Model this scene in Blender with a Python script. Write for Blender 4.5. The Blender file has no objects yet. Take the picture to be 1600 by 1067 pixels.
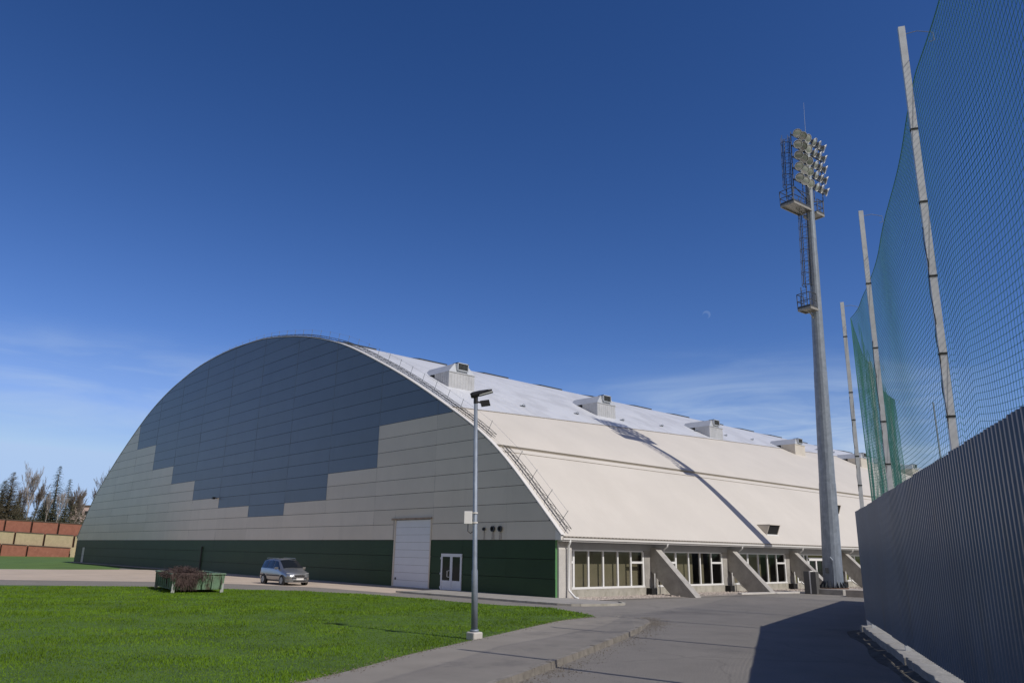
import bpy, bmesh, math, random
import numpy as np
from mathutils import Vector, Matrix
from mathutils.bvhtree import BVHTree

random.seed(7); rng = np.random.default_rng(7)
sc = bpy.context.scene
COL = sc.collection

# ------------------------------------------------------------------ camera
CAM = Vector((29.0154, -29.7895, 2.348))
YAW, PITCH, ROLL, FPX = -0.83168, 0.27077, 0.01602, 1183.04
fw = Vector((math.sin(YAW)*math.cos(PITCH), math.cos(YAW)*math.cos(PITCH), math.sin(PITCH)))
r0 = Vector((math.cos(YAW), -math.sin(YAW), 0)); u0 = r0.cross(fw)
R_ = math.cos(ROLL)*r0 + math.sin(ROLL)*u0; U_ = -math.sin(ROLL)*r0 + math.cos(ROLL)*u0
cd = bpy.data.cameras.new('camera'); cam = bpy.data.objects.new('camera', cd); COL.objects.link(cam)
cd.sensor_width = 36; cd.lens = FPX*36/1600; cd.clip_end = 8000; cd.clip_start = .1
m3 = Matrix((R_, U_, -fw)).transposed()
cam.matrix_world = Matrix.Translation(CAM) @ m3.to_4x4()
sc.camera = cam

# ------------------------------------------------------------------ light
SUN_EL = math.radians(47); SUN_XY = Vector((.99, .115)).normalized()
SUN = Vector((SUN_XY.x*math.cos(SUN_EL), SUN_XY.y*math.cos(SUN_EL), math.sin(SUN_EL)))
sd = bpy.data.lights.new('sun', 'SUN'); sd.energy = 3.5; sd.angle = math.radians(.5); sd.color = (1, .94, .86)
so = bpy.data.objects.new('sun', sd); COL.objects.link(so)
so.rotation_euler = SUN.to_track_quat('Z', 'Y').to_euler()
W = bpy.data.worlds.new('World'); sc.world = W; W.use_nodes = True
nt = W.node_tree; N = nt.nodes; L = nt.links
bg = N['Background']
sky = N.new('ShaderNodeTexSky'); sky.sky_type = 'NISHITA'; sky.sun_disc = False
sky.sun_elevation = SUN_EL; sky.sun_rotation = math.atan2(SUN_XY.x, SUN_XY.y)
sky.air_density = 1.0; sky.dust_density = .35; sky.ozone_density = 3.0; sky.altitude = 200
SKY_STR = .075
def wn(t, **k):
    n = N.new(t)
    for a, b in k.items(): setattr(n, a, b)
    return n
def wmath(op, a, b=None, c=None, clamp=False):
    n = N.new('ShaderNodeMath'); n.operation = op; n.use_clamp = clamp
    for i, x in enumerate((a, b, c)):
        if x is None: continue
        if isinstance(x, (int, float)): n.inputs[i].default_value = x
        else: L.new(x, n.inputs[i])
    return n.outputs[0]
tc = N.new('ShaderNodeTexCoord')
sep = N.new('ShaderNodeSeparateXYZ'); L.new(tc.outputs['Generated'], sep.inputs[0])
el = wmath('ARCSINE', sep.outputs['Z']); az = wmath('ARCTAN2', sep.outputs['X'], sep.outputs['Y'])
cmb = N.new('ShaderNodeCombineXYZ')
L.new(wmath('MULTIPLY', az, 2.2), cmb.inputs[0]); L.new(wmath('MULTIPLY', el, 14), cmb.inputs[1])
n1 = wn('ShaderNodeTexNoise'); n1.inputs['Scale'].default_value = 2.1; n1.inputs['Detail'].default_value = 9; n1.inputs['Roughness'].default_value = .58
n1.inputs['Distortion'].default_value = .6
L.new(cmb.outputs[0], n1.inputs['Vector'])
streak = wmath('MULTIPLY', wmath('SUBTRACT', n1.outputs['Fac'], .43, clamp=True), 3.2, clamp=True)
def band(x, lo, l1, h1, hi):
    a = N.new('ShaderNodeMapRange'); a.interpolation_type = 'SMOOTHSTEP'; L.new(x, a.inputs[0]); a.inputs[1].default_value = lo; a.inputs[2].default_value = l1
    b = N.new('ShaderNodeMapRange'); b.interpolation_type = 'SMOOTHSTEP'; L.new(x, b.inputs[0]); b.inputs[1].default_value = h1; b.inputs[2].default_value = hi
    b.inputs[3].default_value = 1; b.inputs[4].default_value = 0
    return wmath('MULTIPLY', a.outputs[0], b.outputs[0])
cl_r = wmath('MULTIPLY', band(el, .02, .10, .14, .27), band(az, -.85, -.55, -.42, -.2))
cl_l = wmath('MULTIPLY', band(el, .08, .15, .19, .26), band(az, -1.7, -1.4, -1.18, -1.05))
cl = wmath('MULTIPLY', wmath('ADD', wmath('MULTIPLY', cl_r, .8), wmath('MULTIPLY', cl_l, .34)), wmath('ADD', streak, .25))
hazeb = band(el, -.3, -.2, .0, .38)
# faint day moon
md = Vector((-.51458, .80479, .29585)); mr = md.cross(Vector((0, 0, 1))).normalized(); mu = mr.cross(md)
geo = N.new('ShaderNodeVectorMath'); geo.operation = 'DOT_PRODUCT'; L.new(tc.outputs['Generated'], geo.inputs[0]); geo.inputs[1].default_value = md
disc = band(geo.outputs['Value'], math.cos(.0046), math.cos(.0038), 2, 3)
off = (md + .0018*(-mr*.8 - mu*1.0)).normalized()
geo2 = N.new('ShaderNodeVectorMath'); geo2.operation = 'DOT_PRODUCT'; L.new(tc.outputs['Generated'], geo2.inputs[0]); geo2.inputs[1].default_value = off
bite = wmath('SUBTRACT', 1.0, band(geo2.outputs['Value'], math.cos(.0048), math.cos(.003), 2, 3))
moon = wmath('MULTIPLY', wmath('MULTIPLY', disc, bite), .11)
hs = N.new('ShaderNodeHueSaturation'); L.new(sky.outputs[0], hs.inputs['Color']); hs.inputs['Saturation'].default_value = 1.0
def wmix(fac, a, col, typ='MIX'):
    n = N.new('ShaderNodeMixRGB'); n.blend_type = typ
    if isinstance(fac, float): n.inputs[0].default_value = fac
    else: L.new(fac, n.inputs[0])
    L.new(a, n.inputs[1]); n.inputs[2].default_value = (*col, 1); return n.outputs[0]
# polarised, deep spring sky: steeper response than the plain model
spr = N.new('ShaderNodeSeparateColor'); L.new(hs.outputs[0], spr.inputs[0]); cbr = N.new('ShaderNodeCombineColor')
for i, (g_, a_, mx_) in enumerate(((1.75, 3.0, .42), (1.43, 1.74, .58), (1.36, 2.05, .85))):
    v_ = wmath('MINIMUM', wmath('MULTIPLY', wmath('POWER', wmath('MULTIPLY', spr.outputs[i], .075), g_), a_), mx_)
    L.new(wmath('MULTIPLY', v_, 1/SKY_STR), cbr.inputs[i])
# low sky behind the viewer, whitened and brightened as added fill for the gable
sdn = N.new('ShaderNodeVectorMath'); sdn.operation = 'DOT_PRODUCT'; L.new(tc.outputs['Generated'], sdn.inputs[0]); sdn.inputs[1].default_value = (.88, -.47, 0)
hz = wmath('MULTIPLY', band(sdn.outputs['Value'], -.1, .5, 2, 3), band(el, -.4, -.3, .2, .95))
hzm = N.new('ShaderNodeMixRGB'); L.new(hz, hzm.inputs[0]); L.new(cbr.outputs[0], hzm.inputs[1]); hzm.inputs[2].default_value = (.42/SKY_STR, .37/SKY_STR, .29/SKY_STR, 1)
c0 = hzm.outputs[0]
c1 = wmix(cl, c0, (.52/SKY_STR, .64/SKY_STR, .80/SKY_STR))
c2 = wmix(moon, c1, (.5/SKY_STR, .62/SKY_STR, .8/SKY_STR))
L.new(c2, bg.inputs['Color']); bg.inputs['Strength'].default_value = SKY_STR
sc.view_settings.view_transform = 'Standard'; sc.view_settings.look = 'None'
sc.view_settings.exposure = 0; sc.view_settings.gamma = 1

# ------------------------------------------------------------------ helpers
def mat(name, col, rough=.6, metal=0, var=None, bump=None, spec=.5, coat=0, stain=None, coord='Object'):
    """var=(scale, amount) brightness noise; bump=(scale, strength); stain=(colour, scale, threshold, amount, zstretch)"""
    m = bpy.data.materials.new(name); m.use_nodes = True
    t = m.node_tree; b = t.nodes['Principled BSDF']
    b.inputs['Roughness'].default_value = rough; b.inputs['Metallic'].default_value = metal
    b.inputs['Specular IOR Level'].default_value = spec; b.inputs['Coat Weight'].default_value = coat
    b.inputs['Base Color'].default_value = (*col, 1)
    tx = t.nodes.new('ShaderNodeTexCoord')
    cur = None
    if var:
        n = t.nodes.new('ShaderNodeTexNoise'); n.inputs['Scale'].default_value = var[0]; n.inputs['Detail'].default_value = 6; n.inputs['Roughness'].default_value = .65
        t.links.new(tx.outputs[coord], n.inputs['Vector'])
        mr = t.nodes.new('ShaderNodeMapRange'); mr.inputs[1].default_value = .3; mr.inputs[2].default_value = .7
        mr.inputs[3].default_value = 1-var[1]; mr.inputs[4].default_value = 1+var[1]
        t.links.new(n.outputs['Fac'], mr.inputs[0])
        mx = t.nodes.new('ShaderNodeMixRGB'); mx.blend_type = 'MULTIPLY'; mx.inputs[0].default_value = 1
        mx.inputs[1].default_value = (*col, 1); t.links.new(mr.outputs[0], mx.inputs[2]); cur = mx.outputs[0]
    if stain:
        mp = t.nodes.new('ShaderNodeMapping'); mp.inputs['Scale'].default_value = (1, 1, stain[4]); t.links.new(tx.outputs[coord], mp.inputs[0])
        n = t.nodes.new('ShaderNodeTexNoise'); n.inputs['Scale'].default_value = stain[1]; n.inputs['Detail'].default_value = 8; n.inputs['Roughness'].default_value = .7
        t.links.new(mp.outputs[0], n.inputs['Vector'])
        mr = t.nodes.new('ShaderNodeMapRange'); mr.inputs[1].default_value = stain[2]; mr.inputs[2].default_value = stain[2]+.12; mr.inputs[4].default_value = stain[3]
        t.links.new(n.outputs['Fac'], mr.inputs[0])
        mx = t.nodes.new('ShaderNodeMixRGB'); t.links.new(mr.outputs[0], mx.inputs[0]); mx.inputs[2].default_value = (*stain[0], 1)
        if cur: t.links.new(cur, mx.inputs[1])
        else: mx.inputs[1].default_value = (*col, 1)
        cur = mx.outputs[0]
    if cur: t.links.new(cur, b.inputs['Base Color'])
    if bump:
        n = t.nodes.new('ShaderNodeTexNoise'); n.inputs['Scale'].default_value = bump[0]; n.inputs['Detail'].default_value = 6
        t.links.new(tx.outputs[coord], n.inputs['Vector'])
        bp = t.nodes.new('ShaderNodeBump'); bp.inputs['Strength'].default_value = bump[1]; bp.inputs['Distance'].default_value = bump[2] if len(bump) > 2 else .05
        t.links.new(n.outputs['Fac'], bp.inputs['Height']); t.links.new(bp.outputs[0], b.inputs['Normal'])
    return m

class MB:
    def __init__(s): s.v = []; s.f = []
    def add(s, vs, fs):
        o = len(s.v); s.v += [tuple(x) for x in vs]; s.f += [tuple(i+o for i in q) for q in fs]; return s
    def box(s, a, b):
        (x0, y0, z0), (x1, y1, z1) = a, b
        return s.add([(x0,y0,z0),(x1,y0,z0),(x1,y1,z0),(x0,y1,z0),(x0,y0,z1),(x1,y0,z1),(x1,y1,z1),(x0,y1,z1)],
                     [(0,3,2,1),(4,5,6,7),(0,1,5,4),(1,2,6,5),(2,3,7,6),(3,0,4,7)])
    def obox(s, c, ax, ay, az):   # oriented box, half vectors
        c = Vector(c); ax = Vector(ax); ay = Vector(ay); az = Vector(az)
        vs = [c+i*ax+j*ay+k*az for k in (-1, 1) for i, j in ((-1,-1),(1,-1),(1,1),(-1,1))]
        return s.add(vs, [(0,3,2,1),(4,5,6,7),(0,1,5,4),(1,2,6,5),(2,3,7,6),(3,0,4,7)])
    def tube(s, pts, r, n=6, caps=True):
        pts = [Vector(p) for p in pts]; k = len(pts)
        rs = r if isinstance(r, (list, tuple)) else [r]*k
        ref = None; rings = []
        for i, p in enumerate(pts):
            d = (pts[min(i+1, k-1)]-pts[max(i-1, 0)])
            if d.length < 1e-9: d = Vector((0, 0, 1))
            d.normalize()
            if ref is None: ref = Vector((1, 0, 0)) if abs(d.x) < .8 else Vector((0, 1, 0))
            a = (ref-d*ref.dot(d)).normalized(); b = d.cross(a); ref = a
            rings.append([p+(a*math.cos(2*math.pi*j/n)+b*math.sin(2*math.pi*j/n))*rs[i] for j in range(n)])
        fs = [(i*n+j, i*n+(j+1) % n, (i+1)*n+(j+1) % n, (i+1)*n+j) for i in range(k-1) for j in range(n)]
        if caps: fs += [tuple(range(n-1, -1, -1)), tuple(range((k-1)*n, k*n))]
        return s.add([q for r_ in rings for q in r_], fs)
    def lathe(s, c, prof, n=16):   # (r,z) pairs about Z
        c = Vector(c); vs = [c+Vector((r*math.cos(2*math.pi*j/n), r*math.sin(2*math.pi*j/n), z)) for r, z in prof for j in range(n)]
        k = len(prof)
        fs = [(i*n+j, i*n+(j+1) % n, (i+1)*n+(j+1) % n, (i+1)*n+j) for i in range(k-1) for j in range(n)]
        fs += [tuple(range(n-1, -1, -1)), tuple(range((k-1)*n, k*n))]
        return s.add(vs, fs)
    def prism(s, poly, d):   # closed polygon (3-D points) pushed along d
        d = Vector(d); p = [Vector(x) for x in poly]; n = len(p)
        return s.add(p+[x+d for x in p], [tuple(range(n-1, -1, -1)), tuple(range(n, 2*n))]+[(i, (i+1) % n, n+(i+1) % n, n+i) for i in range(n)])
    def build(s, name, m=None, parent=None, smooth=False, recalc=True, bevel=0):
        me = bpy.data.meshes.new(name); me.from_pydata([tuple(x) for x in s.v], [], s.f)
        if recalc:
            bm = bmesh.new(); bm.from_mesh(me); bmesh.ops.recalc_face_normals(bm, faces=bm.faces); bm.to_mesh(me); bm.free()
        if smooth: me.polygons.foreach_set('use_smooth', [True]*len(me.polygons))
        o = bpy.data.objects.new(name, me); COL.objects.link(o)
        if m: me.materials.append(m)
        if parent: o.parent = parent
        if bevel:
            md_ = o.modifiers.new('b', 'BEVEL'); md_.width = bevel; md_.segments = 2; md_.limit_method = 'ANGLE'
        return o

def empty(name, loc=(0, 0, 0), rz=0):
    o = bpy.data.objects.new(name, None); COL.objects.link(o); o.location = loc; o.rotation_euler = (0, 0, rz); o.empty_display_size = .3
    return o
def tag(o, label, cat, group=None, kind=None):
    if label: o['label'] = label
    if cat: o['category'] = cat
    if group: o['group'] = group
    if kind: o['kind'] = kind
    return o
def struct(o): o['kind'] = 'structure'; return o
def copy_tree(o, parent=None):
    c = o.copy(); COL.objects.link(c)
    if parent: c.parent = parent
    for ch in list(o.children): copy_tree(ch, c)
    return c
def lerp(a, b, t): return a+(b-a)*t
def sheet(name, poly, m, kind='structure'):
    """flat or gently sloping ground sheet from a closed outline of (x,y,z)"""
    bm = bmesh.new(); vs = [bm.verts.new(p) for p in poly]
    f = bm.faces.new(vs); f.normal_update(); bmesh.ops.triangulate(bm, faces=[f], ngon_method='EAR_CLIP')
    bmesh.ops.recalc_face_normals(bm, faces=bm.faces)
    for f in bm.faces:
        if f.normal.z < 0: f.normal_flip()
    me = bpy.data.meshes.new(name); bm.to_mesh(me); bm.free()
    me.materials.append(m); o = bpy.data.objects.new(name, me); COL.objects.link(o)
    if kind: o['kind'] = kind
    return o
def smooth_poly(pts, k=4):
    """Catmull-Rom through an open list"""
    P = [np.array(p, float) for p in pts]; out = []
    for i in range(len(P)-1):
        a = P[max(i-1, 0)]; b = P[i]; c = P[i+1]; d = P[min(i+2, len(P)-1)]
        for j in range(k):
            t = j/k
            out.append(tuple(.5*((2*b)+(-a+c)*t+(2*a-5*b+4*c-d)*t*t+(-a+3*b-3*c+d)*t**3)))
    out.append(tuple(P[-1])); return out

# ------------------------------------------------------------------ materials
M = {}
M['beige'] = mat('beige_panel_paint', (.62, .565, .485), .38, var=(.35, .05), bump=(1.2, .02), stain=((.54, .49, .42), .9, .54, .35, .12))
M['blue'] = mat('blue_panel_paint', (.115, .155, .225), .38, var=(.35, .06), bump=(1.2, .02), stain=((.10, .135, .19), .8, .54, .4, .12))
M['green'] = mat('green_panel_paint', (.023, .052, .018), .45, spec=.22, var=(.6, .10), bump=(1.2, .02), stain=((.05, .065, .045), 1.5, .62, .35, .5))
M['seam'] = mat('seam_dark', (.03, .03, .03), .9)
M['concrete'] = mat('concrete', (.36, .345, .32), .85, var=(1.6, .22), bump=(14, .35, .02), stain=((.17, .16, .15), 1.3, .56, .6, .35))
M['paleconc'] = mat('pale_concrete', (.52, .50, .47), .85, var=(2.5, .10), bump=(14, .25, .02), stain=((.33, .31, .28), 2, .58, .45, .3))
M['white'] = mat('white_paint', (.78, .78, .77), .4, var=(3, .03))
M['doorwhite'] = mat('white_door_paint', (.68, .71, .78), .35, var=(1.2, .03))
M['trim'] = mat('pale_trim', (.70, .68, .65), .4, var=(1, .04))
M['galv'] = mat('galvanised_steel', (.235, .275, .335), .55, metal=.25, var=(3, .2), stain=((.15, .18, .23), 2.5, .5, .6, .15))
M['galvdark'] = mat('dull_steel', (.07, .078, .088), .55, metal=.4, var=(5, .12))
M['black'] = mat('black_plastic', (.015, .015, .017), .45)
M['darkgap'] = mat('dark_opening', (.012, .012, .013), .9)
M['plinth'] = mat('plinth_concrete', (.40, .38, .33), .9, var=(1.5, .2), bump=(10, .35, .03), stain=((.24, .23, .18), 1.7, .5, .6, .6))
M['lintel'] = mat('grey_lintel', (.40, .40, .41), .6, var=(1.5, .06))
M['asphalt'] = mat('asphalt', (.218, .204, .184), .92, spec=.15, var=(.5, .09), bump=(60, .35, .01), stain=((.125, .12, .115), .16, .56, .55, 1))
M['gutter'] = mat('gutter_brown', (.27, .24, .20), .6, var=(3, .15))

def island_var(m, lo, hi, obj=False):
    t = m.node_tree; bs = t.nodes['Principled BSDF']
    g_ = t.nodes.new('ShaderNodeObjectInfo' if obj else 'ShaderNodeNewGeometry'); sk = g_.outputs['Random' if obj else 'Random Per Island']
    mr = t.nodes.new('ShaderNodeMapRange'); mr.inputs[3].default_value = lo; mr.inputs[4].default_value = hi; t.links.new(sk, mr.inputs[0])
    mx = t.nodes.new('ShaderNodeMixRGB'); mx.blend_type = 'MULTIPLY'; mx.inputs[0].default_value = 1; t.links.new(mr.outputs[0], mx.inputs[2])
    if bs.inputs['Base Color'].links: t.links.new(bs.inputs['Base Color'].links[0].from_socket, mx.inputs[1])
    else: mx.inputs[1].default_value = bs.inputs['Base Color'].default_value
    t.links.new(mx.outputs[0], bs.inputs['Base Color'])
for k_ in ('beige', 'blue', 'green'): island_var(M[k_], .95, 1.05)
if True: FENCE_VAR = (.93, 1.07)
def glass_mat(name, tint):
    m = bpy.data.materials.new(name); m.use_nodes = True; t = m.node_tree; t.nodes.clear()
    o = t.nodes.new('ShaderNodeOutputMaterial'); mx = t.nodes.new('ShaderNodeMixShader')
    tr = t.nodes.new('ShaderNodeBsdfTransparent'); tr.inputs[0].default_value = (*tint, 1)
    gl = t.nodes.new('ShaderNodeBsdfGlossy'); gl.inputs['Roughness'].default_value = .03
    lw = t.nodes.new('ShaderNodeLayerWeight'); pw = t.nodes.new('ShaderNodeMath'); pw.operation = 'POWER'; pw.inputs[1].default_value = 5
    ma = t.nodes.new('ShaderNodeMath'); ma.operation = 'MULTIPLY_ADD'; ma.inputs[1].default_value = .9; ma.inputs[2].default_value = .05
    t.links.new(lw.outputs['Facing'], pw.inputs[0]); t.links.new(pw.outputs[0], ma.inputs[0]); t.links.new(ma.outputs[0], mx.inputs[0]); t.links.new(tr.outputs[0], mx.inputs[1]); t.links.new(gl.outputs[0], mx.inputs[2]); t.links.new(mx.outputs[0], o.inputs[0])
    return m
M['glass'] = glass_mat('window_glass', (.80, .82, .79))
M['carglass'] = mat('car_glass', (.012, .015, .02), .06, spec=.6)
M['doorglass'] = mat('door_glass', (.012, .014, .014), .08, spec=.5)

# ------------------------------------------------------------------ hall profile
CX = -47.4
PS = [0, 6.4, 14.6, 21.7, 29.7, 37.65, 41.9, 47.4, 47.8]
PZ = [22.12, 21.87, 20.69, 18.85, 15.5, 11.34, 8.69, 3.61, 3.2]
def _tang():
    n = len(PS); d = [(PZ[i+1]-PZ[i])/(PS[i+1]-PS[i]) for i in range(n-1)]
    t = [0.0]+[2*d[i-1]*d[i]/(d[i-1]+d[i]) for i in range(1, n-1)]+[d[-1]]
    return t
PT = _tang()
def prof(x):
    s = abs(x-CX)
    if s >= PS[-1]: return PZ[-1]+(s-PS[-1])*PT[-1]
    i = max(j for j in range(len(PS)-1) if PS[j] <= s); h = PS[i+1]-PS[i]; t = (s-PS[i])/h
    return (2*t**3-3*t*t+1)*PZ[i]+(t**3-2*t*t+t)*h*PT[i]+(-2*t**3+3*t*t)*PZ[i+1]+(t**3-t*t)*h*PT[i+1]
def pnorm(x):
    e = .05; d = (prof(x+e)-prof(x-e))/(2*e); return Vector((-d, 0, 1)).normalized()
LEN = 126.0

hall = tag(empty('sports_hall', (CX, 0, 0)), 'huge arched sports hall with blue, beige and green gable and pale curved roof', 'sports hall')
class HB(MB):   # builder in world coordinates, parented to the hall
    def build(s, name, m=None, parent=hall, **k):
        if parent is hall or parent is None: off = Vector((CX, 0, 0))
        else: off = Vector((CX, 0, 0))
        s.v = [tuple(Vector(p)-off) for p in s.v]
        return MB.build(s, name, m, parent if parent else hall, **k)

XL, XR = 2*CX, 0.0
COLS = [-3.9-6.95*k for k in range(14)]
edges = sorted(set([XR]+[c for c in COLS if c > XL+.4]+[XL]))
# lowest blue row of each column
BLUE = {}
for (a, z) in ((-3.9-6.95, 11), (-3.9-13.9, 11), (-3.9-20.85, 8), (-3.9-27.8, 6), (-3.9-34.75, 5), (-3.9-41.7, 6), (-3.9-48.65, 7), (-3.9-55.6, 9), (-3.9-62.55, 11), (-3.9-69.5, 14)):
    BLUE[round(a, 2)] = z
D_ROLL = (-15.0, -11.1, 4.28); D_DBL = (-9.75, -7.85, 2.13); D_LEFT = (-91.4, -90.1, 2.12)
bl, be, gr_, gr2 = HB(), HB(), HB(), HB()
def panel(mb, x0, x1, z0, z1):
    g = .013; gx = .003
    a, b = x0+gx, x1-gx; lo, hi = z0+g, z1-g
    n = max(2, int((b-a)/.06)); xs = [a+(b-a)*i/n for i in range(n+1)]
    if min(prof(x) for x in (a, b)) >= hi+.02:
        c = [random.uniform(-.007, .007) for _ in range(4)]
        mb.add([(a, c[0], lo), (b, c[1], lo), (b, c[2], hi), (a, c[3], hi)], [(0, 1, 2, 3)]); return
    xs = [x for x in xs if prof(x) > lo+.03]
    if len(xs) < 2: return
    # meet the arch
    vs = [(x, 0, lo) for x in xs]+[(x, 0, min(hi, prof(x)-.01)) for x in xs]; k = len(xs)
    mb.add(vs, [(i, i+1, k+i+1, k+i) for i in range(k-1)])
holes = [(D_ROLL[0]-.12, D_ROLL[1]+.12, D_ROLL[2]+.12), (D_DBL[0]-.06, D_DBL[1]+.06, D_DBL[2]+.06), (D_LEFT[0], D_LEFT[1], D_LEFT[2])]
for i in range(len(edges)-1):
    x0, x1 = edges[i], edges[i+1]
    for z in range(0, 23):
        zone = gr_ if z < 3 else (bl if round(x0, 2) in BLUE and z >= BLUE[round(x0, 2)] else be)
        cut = [h for h in holes if h[0] < x1 and h[1] > x0 and h[2] > z]
        segs = [(x0, x1, z, z+1)]
        for h in cut:
            ns = []
            for (a, b, c, d) in segs:
                if h[1] <= a or h[0] >= b or h[2] <= c: ns.append((a, b, c, d)); continue
                if h[0] > a: ns.append((a, h[0], c, d))
                if h[1] < b: ns.append((h[1], b, c, d))
                if h[2] < d-.05: ns.append((max(a, h[0]), min(b, h[1]), h[2], d))
            segs = ns
        for sg in segs:
            if sg[1]-sg[0] > .05: panel(gr2 if zone is gr_ and sg[0] > -12 else zone, *sg)
bl.build('blue_cladding', M['blue'], recalc=False); be.build('beige_cladding', M['beige'], recalc=False); gr_.build('green_cladding', M['green'], recalc=False); gr2.build('green_cladding', M['green'], recalc=False)
# backing wall behind the panels and the far gable
nX = 120; xs = [XL+(XR-XL)*i/nX for i in range(nX+1)]
b = HB(); poly = [(XL, .06, -.2), (XR-.03, .06, -.2)]+[(x-.03 if x == XR else x, .06, prof(x)-.03) for x in reversed(xs)]
b.prism(poly, (0, .12, 0)); b.build('backing_wall', M['seam'])
b = HB(); poly = [(XL, LEN-.4, -.2), (XR, LEN-.4, -.2)]+[(x, LEN-.4, prof(x)-.03) for x in reversed(xs)]
b.prism(poly, (0, .2, 0)); b.build('far_gable', M['beige'])
HB().box((-.03, .001, 0), (0.004, .19, 3.0)).build('corner_flashing', mat('green_flashing_lit', (.12, .30, .12), .4))  # cladding return, its sunlit brightness put into a lighter green
HB().box((-.03, .001, 3.0), (0.003, .19, 3.6)).build('corner_flashing', M['trim'])
HB().prism([(.006, .0, 3.0), (.40, .0, 3.0), (.40, .0, 3.21), (.006, .0, 3.56)], (0, .2, 0)).build('corner_fascia', M['trim'])
# vertical cover strips over the column joints of the gable
M['joint'] = mat('joint_strip', (.17, .21, .28), .5)
for c in COLS:
    zb_ = min(BLUE.get(round(c, 2), 30), BLUE.get(round(c-6.95, 2), 30))
    if c > XL+1 and zb_ < 30 and prof(c) > zb_+.5:
        b = HB(); b.box((c-.014, -.010, zb_+.02), (c+.014, .03, prof(c)-.06)); b.build('joint_strip', M['joint'])

# ---- roof
def strip(mb, x0, x1, n, ya, yb, dz=0.0, ny=1):
    """profile surface between x0 and x1, ya/yb may be functions of y index"""
    for j in range(ny+1):
        y = ya+(yb-ya)*j/ny
        for i in range(n+1):
            x0_, x1_ = (x0(y) if callable(x0) else x0), (x1(y) if callable(x1) else x1)
            x = x0_+(x1_-x0_)*i/n; q = Vector((x, y, prof(x)))+pnorm(x)*dz; mb.v.append(tuple(q))
    b0 = len(mb.v)-(n+1)*(ny+1)
    for j in range(ny):
        for i in range(n):
            a = b0+j*(n+1)+i; mb.f.append((a, a+1, a+n+2, a+n+1))
def roof_mat(name, col, rough, pitch, bumpd, metal=0., wr=0., stain=None):
    m = mat(name, col, rough, metal=metal, var=(.25, .045), stain=stain); t = m.node_tree; bs = t.nodes['Principled BSDF']
    tx = t.nodes.new('ShaderNodeTexCoord'); w = t.nodes.new('ShaderNodeTexWave'); w.bands_direction = 'Y'; w.inputs['Scale'].default_value = math.pi/10/pitch*2
    w.inputs['Distortion'].default_value = 0; t.links.new(tx.outputs['Object'], w.inputs[0])
    bp = t.nodes.new('ShaderNodeBump'); bp.inputs['Strength'].default_value = .35; bp.inputs['Distance'].default_value = bumpd
    t.links.new(w.outputs['Fac'], bp.inputs['Height'])
    last = bp
    if wr:
        n = t.nodes.new('ShaderNodeTexNoise'); n.inputs['Scale'].default_value = .55; n.inputs['Detail'].default_value = 5; n.inputs['Distortion'].default_value = 1.2
        mp = t.nodes.new('ShaderNodeMapping'); mp.inputs['Scale'].default_value = (.35, 1, .35); t.links.new(tx.outputs['Object'], mp.inputs[0]); t.links.new(mp.outputs[0], n.inputs['Vector'])
        b2 = t.nodes.new('ShaderNodeBump'); b2.inputs['Strength'].default_value = wr; b2.inputs['Distance'].default_value = .35
        t.links.new(n.outputs['Fac'], b2.inputs['Height']); t.links.new(bp.outputs[0], b2.inputs['Normal']); last = b2
    t.links.new(last.outputs[0], bs.inputs['Normal']); return m
M['roofbeige'] = roof_mat('beige_roof_sheet', (.57, .535, .48), .6, .5, .012, stain=((.535, .50, .445), .22, .5, .4, .15))
M['roofsilver'] = roof_mat('silver_roof_membrane', (.61, .63, .665), .45, 2.1, .06, metal=.12, wr=.55, stain=((.47, .48, .50), .30, .47, .55, .25))
edge_silver = lambda y: max(-9.75-.112*y, -19)
b = HB(); strip(b, .4, -5.14, 10, 0, LEN, 0); b.build('lower_roof_sheet', M['roofbeige'])
b = HB(); strip(b, -4.98, -5.34, 2, 0, LEN, -.07); b.build('roof_gutter', M['gutter'])
b = HB(); strip(b, -5.32, lambda y: edge_silver(y)-.2, 10, 0, LEN, .06, 24)
b.prism([tuple(Vector((-5.32, 0, prof(-5.32)))+pnorm(-5.32)*d) for d in (.06, -.08)]+[tuple(Vector((-5.38, 0, prof(-5.38)))+pnorm(-5.38)*d) for d in (-.08, .05)], (0, LEN, 0))
b.build('upper_roof_sheet', M['roofbeige'])
b = HB(); strip(b, edge_silver, XL-.4, 70, 0, LEN, .09, 24); b.build('roof_membrane', M['roofsilver'])
b = HB(); b.tube([(edge_silver(y), y, prof(edge_silver(y))+.09) for y in np.linspace(0, 83, 30)], .035, 4); b.build('membrane_edge_bar', M['gutter'])
b = HB(); b.tube([(-4.75, y, prof(-4.75)+.02) for y in (0, LEN)], .018, 4); b.build('roof_batten', M['gutter'])
# white verge trim along the arch
b = HB(); xs2 = [XR+.4-(XR+.8-XL)*i/150 for i in range(151)]
pts = []
for x in xs2:
    nrm = pnorm(x); p = Vector((x, 0, prof(x)))
    pts.append([p+nrm*.10+Vector((0, -.03, 0)), p+nrm*.10+Vector((0, .26, 0)), p+nrm*.03+Vector((0, -.03, 0))])
vs = [q for t in pts for q in t]
b.add(vs, [(3*i, 3*i+1, 3*i+4, 3*i+3) for i in range(150)]+[(3*i+2, 3*i, 3*i+3, 3*i+5) for i in range(150)])
b.build('verge_trim', M['trim'])
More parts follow.
